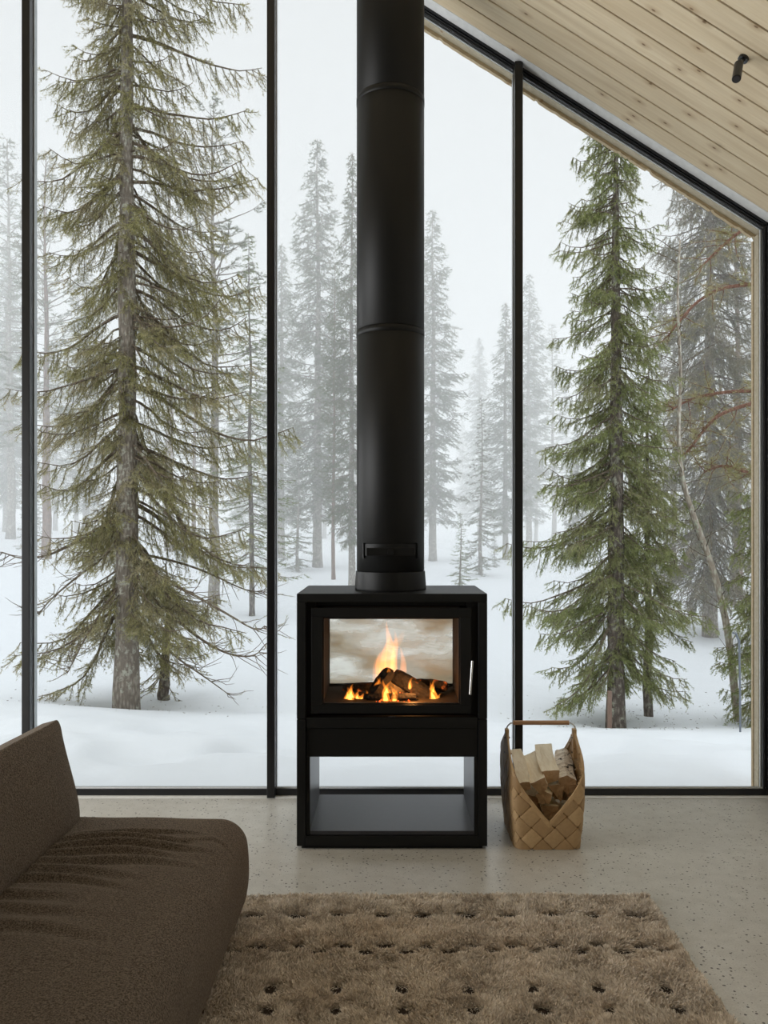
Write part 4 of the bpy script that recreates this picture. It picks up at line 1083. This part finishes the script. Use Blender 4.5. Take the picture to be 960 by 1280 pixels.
# far prototypes
fars = [conifer(51, 12.5, .15, 1.6, lambda h, a: float(np.interp(h, [1.5, 3, 6, 10, 12.5], [1.0, 1.25, 1.15, .65, .08])), 200, pitch=(30, -12), droop=14, up=22, sec=.15, seclen=.60, ter=.13, terlen=.18, per=9, nl=.065, nw=.013, hang=40, trunk_sides=8, tw=.005),
        conifer(52, 11.5, .13, 2.8, lambda h, a: float(np.interp(h, [2.8, 5, 8, 11.5], [.9, 1.25, 1.1, .15])), 140, pitch=(40, -5), droop=5, up=25, sec=.18, seclen=.50, ter=.15, terlen=.15, per=9, nl=.07, nw=.011, hang=10, trunk_sides=8, noise_len=.55, bend=.03, tw=.005, bare=.3),
        conifer(53, 13, .14, 4.5, lambda h, a: float(np.interp(h, [4.5, 7, 10, 13], [.9, 1.5, 1.3, .3])), 110, pitch=(45, 0), droop=0, up=25, sec=.17, seclen=.50, ter=.14, terlen=.15, per=10, nl=.08, nw=.011, hang=5, trunk_sides=8, noise_len=.6, bend=.035, tw=.005, bare=.45, pine=False),
        conifer(54, 5.0, .06, .25, lambda h, a: float(np.interp(h, [.2, 1, 3, 5], [.75, .80, .42, .04])), 90, pitch=(20, -18), droop=14, up=22, sec=.12, seclen=.28, ter=.11, terlen=.10, per=8, nl=.045, nw=.008, hang=28, trunk_sides=8, tw=.004)]
G1 = 'misty conifers deep in the forest'
first = {}
def far(kind, px, Y, ytop, label, needle='needles_far', bark='bark_grey', group=None, sxy=1.0, name=None, ybase=None):
    x = X(px, Y); Hk = (12.5, 11.5, 13.0, 5.0)[kind] - .12; z0 = gz(x, Y); sc = (Z(ytop, Y) - z0) / Hk
    key = (kind, needle, bark); rz = (px * 1.7) % 6.28
    nm = name or ('spruce_tree' if kind in (0, 3) else 'pine_tree')
    if key not in first:
        # needs own mesh copies when materials differ
        pr = fars[kind]
        if any(k[0] == kind for k in first):
            pr = {a: (b.copy() if hasattr(b, 'copy') and b is not None else b) for a, b in pr.items() if a != 'n'}
            for mm in pr.values():
                if mm is not None: mm.materials.clear()
        r = place(pr, nm, x, Y, label, bark, 'twig', needle, group, rz, sc, sxy=sxy); first[key] = r
    else: r = dup(first[key], x, Y, label, rz, sc, group, sxy)
    return r
far(0, 397, 23, 174, 'tall pointed spruce standing midway between second mullion and chimney')
far(1, 417, 20, 330, 'slim pine with reddish trunk just left of the chimney', bark='bark_pine', sxy=.55)
far(0, 440, 18, 190, 'tall conifer half hidden by the left edge of the chimney', sxy=.7)
far(0, 541, 26, 262, 'tall pale conifer just right of the chimney')
far(3, 601, 21, 494, 'misty mid sized spruce between chimney and right mullion')
far(3, 575, 16.5, 640, 'little light green spruce above the right corner of the stove', needle='needles_light', name='spruce_sapling', sxy=1.3)
far(0, 632, 27, 378, 'misty spruce directly behind the mullion right of the stove')
far(0, 661, 33, 342, 'faint pointed spruce just right of the third mullion')
far(1, 692, 37, 405, 'faint pine between right mullion and green spruce')
far(2, 58, 21, 196, 'reddish trunked pine just right of the first mullion', bark='bark_pine')
far(1, 13, 27, 175, 'pine at the far left edge of the view')
far(2, 268, 15.5, 128, 'tall dark limbed pine between left spruce and second mullion')
far(2, 212, 29, 150, 'pale pine rising directly behind the left spruce', bark='bark_pine')
far(1, 243, 26, 330, 'thin reddish pine right behind the left spruce trunk', bark='bark_pine', sxy=.7)
far(0, 352, 27, 305, 'misty spruce just right of the second mullion')
far(2, 922, 17, 200, 'pine with reddish trunk at the right edge beside the jamb', bark='bark_pine')
far(1, 842, 19, 300, 'grey conifer behind the right side of green spruce')
far(0, 107, 30, 320, 'misty conifer left of the big spruce trunk')
far(3, 372, 22, 560, 'low misty spruce at the foot of the tall pointed one', sxy=1.3)
far(0, 8, 33, 300, 'misty spruce left of the first mullion')
far(3, 40, 24, 540, 'short spruce behind the first mullion')
far(3, 618, 24, 655, 'tiny spruce on the snow left of the right mullion', name='spruce_sapling')
far(0, 722, 24, 520, 'misty conifer behind the left side of green spruce')
rs = np.random.RandomState(77)
for k in range(46):
    px = -160 + 1260 * (k + rs.rand()) / 46; Y = 36 + 30 * rs.rand() ** 1.1; yt = 660 - (7.5 + 4.5 * rs.rand()) / Y * 1000
    far(int(rs.choice([0, 0, 1, 2])), px, Y, yt, 'pale conifer silhouette lost in the mist at the back of the forest', group=G1)

# birch, leaning
def polytree(name, label, stems, bark, twigs=None, needle=None, seed=1, cat='tree', base=None, twn='twigs'):
    b = Vector(base); r = empty(name, b); mb = MB()
    for pts, r0, r1 in stems[:1]:
        p = np.array([tuple(Vector(q) - b) for q in pts]); t = np.linspace(0, 1, len(p)); tt = np.linspace(0, 1, 28)
        pp = np.stack([np.interp(tt, t, p[:, k]) for k in range(3)], 1); mb.tube(pp, r0 + (r1 - r0) * tt, 10)
    mb.build('trunk', M[bark], r, smooth=True)
    if twigs: 
        w = MB(); 
        for pts, a, c in stems[1:] + twigs:
            p = np.array([tuple(Vector(q) - b) for q in pts]); w.tube(p, a + (c - a) * np.linspace(0, 1, len(p)), 5, False)
        w.build('branches', M[twn], r)
    tag(r, label, cat); return r
rs = np.random.RandomState(3); Yb = 8.6
stem = smooth_pts([P(x, y, Yb) for x, y in ((924, 916), (919, 870), (912, 800), (900, 740), (884, 690), (868, 648), (852, 600), (847, 540), (852, 470), (846, 380), (850, 300))])
tw = []
for k in range(46):
    i = rs.randint(2, len(stem) - 2); p = np.array(stem[i]); a = rs.rand() * 6.28; L = .25 + .55 * rs.rand(); q = [p]
    d = np.array([math.cos(a), math.sin(a) * .6, .3 + .5 * rs.rand()])
    for j in range(5): d = d + rs.randn(3) * .22; q.append(q[-1] + d / np.linalg.norm(d) * L / 5)
    tw.append((q, .006, .0015))
polytree('birch_tree', 'crooked leaning birch with pale lichened bark near the right jamb', [(stem, .047, .008)], 'bark_birch', tw, base=(stem[0]), twn='twig')
# big pine outside the right edge reaching red branches into view
Yp = 9.4; st = [P(1035, 960, Yp), P(1030, 700, Yp), P(1022, 400, Yp), P(1015, 100, Yp), P(1012, -200, Yp)]
brs = [smooth_pts([P(1022, 340, Yp), P(975, 352, Yp), P(930, 356, Yp - .1), P(900, 360, Yp - .2), P(872, 376, Yp - .2), P(852, 398, Yp - .3), P(835, 420, Yp - .3)]),
       smooth_pts([P(1024, 485, Yp), P(965, 489, Yp), P(930, 488, Yp - .1), P(890, 492, Yp - .2), P(862, 499, Yp - .2), P(840, 512, Yp - .3)]),
       smooth_pts([P(1026, 480, Yp), P(960, 500, Yp), P(925, 508, Yp - .1), P(895, 520, Yp - .2), P(876, 542, Yp - .2), P(862, 562, Yp - .3), P(850, 572, Yp - .3)]),
       smooth_pts([P(1020, 265, Yp), P(970, 268, Yp), P(930, 285, Yp - .1), P(900, 310, Yp - .2), P(880, 330, Yp - .2)]),
       smooth_pts([P(1028, 600, Yp), P(970, 596, Yp), P(930, 590, Yp), P(905, 580, Yp), P(880, 590, Yp)])]
tw = []; segs = []
for b in brs:
    for k in range(30):
        i = rs.randint(4, len(b) - 1); p = np.array(b[i]); L = .20 + .35 * rs.rand(); d = np.array([-.6 + .9 * rs.randn(), .6 * rs.randn(), -.1 + .6 * rs.randn()]); q = [p]
        for j in range(4): d = d + rs.randn(3) * .3; q.append(q[-1] + d / np.linalg.norm(d) * L / 4)
        tw.append((q, .006, .002))
        for a, c in zip(q[1:-1], q[2:]):
            segs.append((np.array(a), np.array(c)))
            for z_ in range(3): segs.append((np.array(a), np.array(a) + rs.randn(3) * .05))
pt = polytree('pine_tree', 'pine beyond the right jamb reaching bare red branches into view', [(st, .15, .05)] + [(b, .030, .010) for b in brs], 'bark_pine', tw, base=st[0], twn='twig_red')
V, T = needles_from([(a - np.array(st[0]), b - np.array(st[0])) for a, b in segs], rs, 12, .045, .005); mb = MB(); mb.add(V, None, T); mb.build('foliage', M['needles_olive'], pt)

# snow marker pole and wooden stake
Ym = 6.6; b = P(925.5, 921, Ym); mb = MB(); mb.tube([(b[0], Ym, b[2] - .15), P(925, 860, Ym), P(924, 800, Ym)], .0085, 10)
o = mb.build('marker_pole', M['pole_grey']); tag(o, 'thin grey snow marker pole standing near the right jamb', 'pole')
mb = MB(); mb.tube([P(924, 802, Ym), P(920, 792, Ym), P(916, 791, Ym)], .010, 8); mb.build('hook', M['pole_grey'], o)
Yk = 8.05; mb = MB(); x0 = X(759.5, Yk); x1 = X(765, Yk); mb.box(x0, x1, Yk, Yk + .03, Z(930, Yk), Z(864, Yk))
tag(mb.build('wooden_stake', M['stake_wood'], bevel=.004), 'short brown wooden stake against the green spruce trunk', 'stake')
# fallen needles and twigs on the snow
rs = np.random.RandomState(9); mb = MB()
for k in range(420):
    c = [(X(158, 8), 8), (X(772, 8.3), 8.3), (X(812, 9), 9)][rs.randint(3)]; r = .15 + abs(rs.randn()) * .9; a = rs.rand() * 6.28
    x, y = c[0] + r * math.cos(a), c[1] + r * .8 * math.sin(a)
    if y < 6.6: continue
    z = gz(x, y) + .004; l = .004 + .022 * rs.rand() ** 2; b_ = rs.rand() * 6.28
    mb.tube([(x, y, z), (x + l * math.cos(b_), y + l * math.sin(b_), z + .002)], .0022, 4)
tag(mb.build('fallen_twigs', M['twig']), 'scattered needles and twig bits on the snow under the trees', 'twigs', kind='stuff')
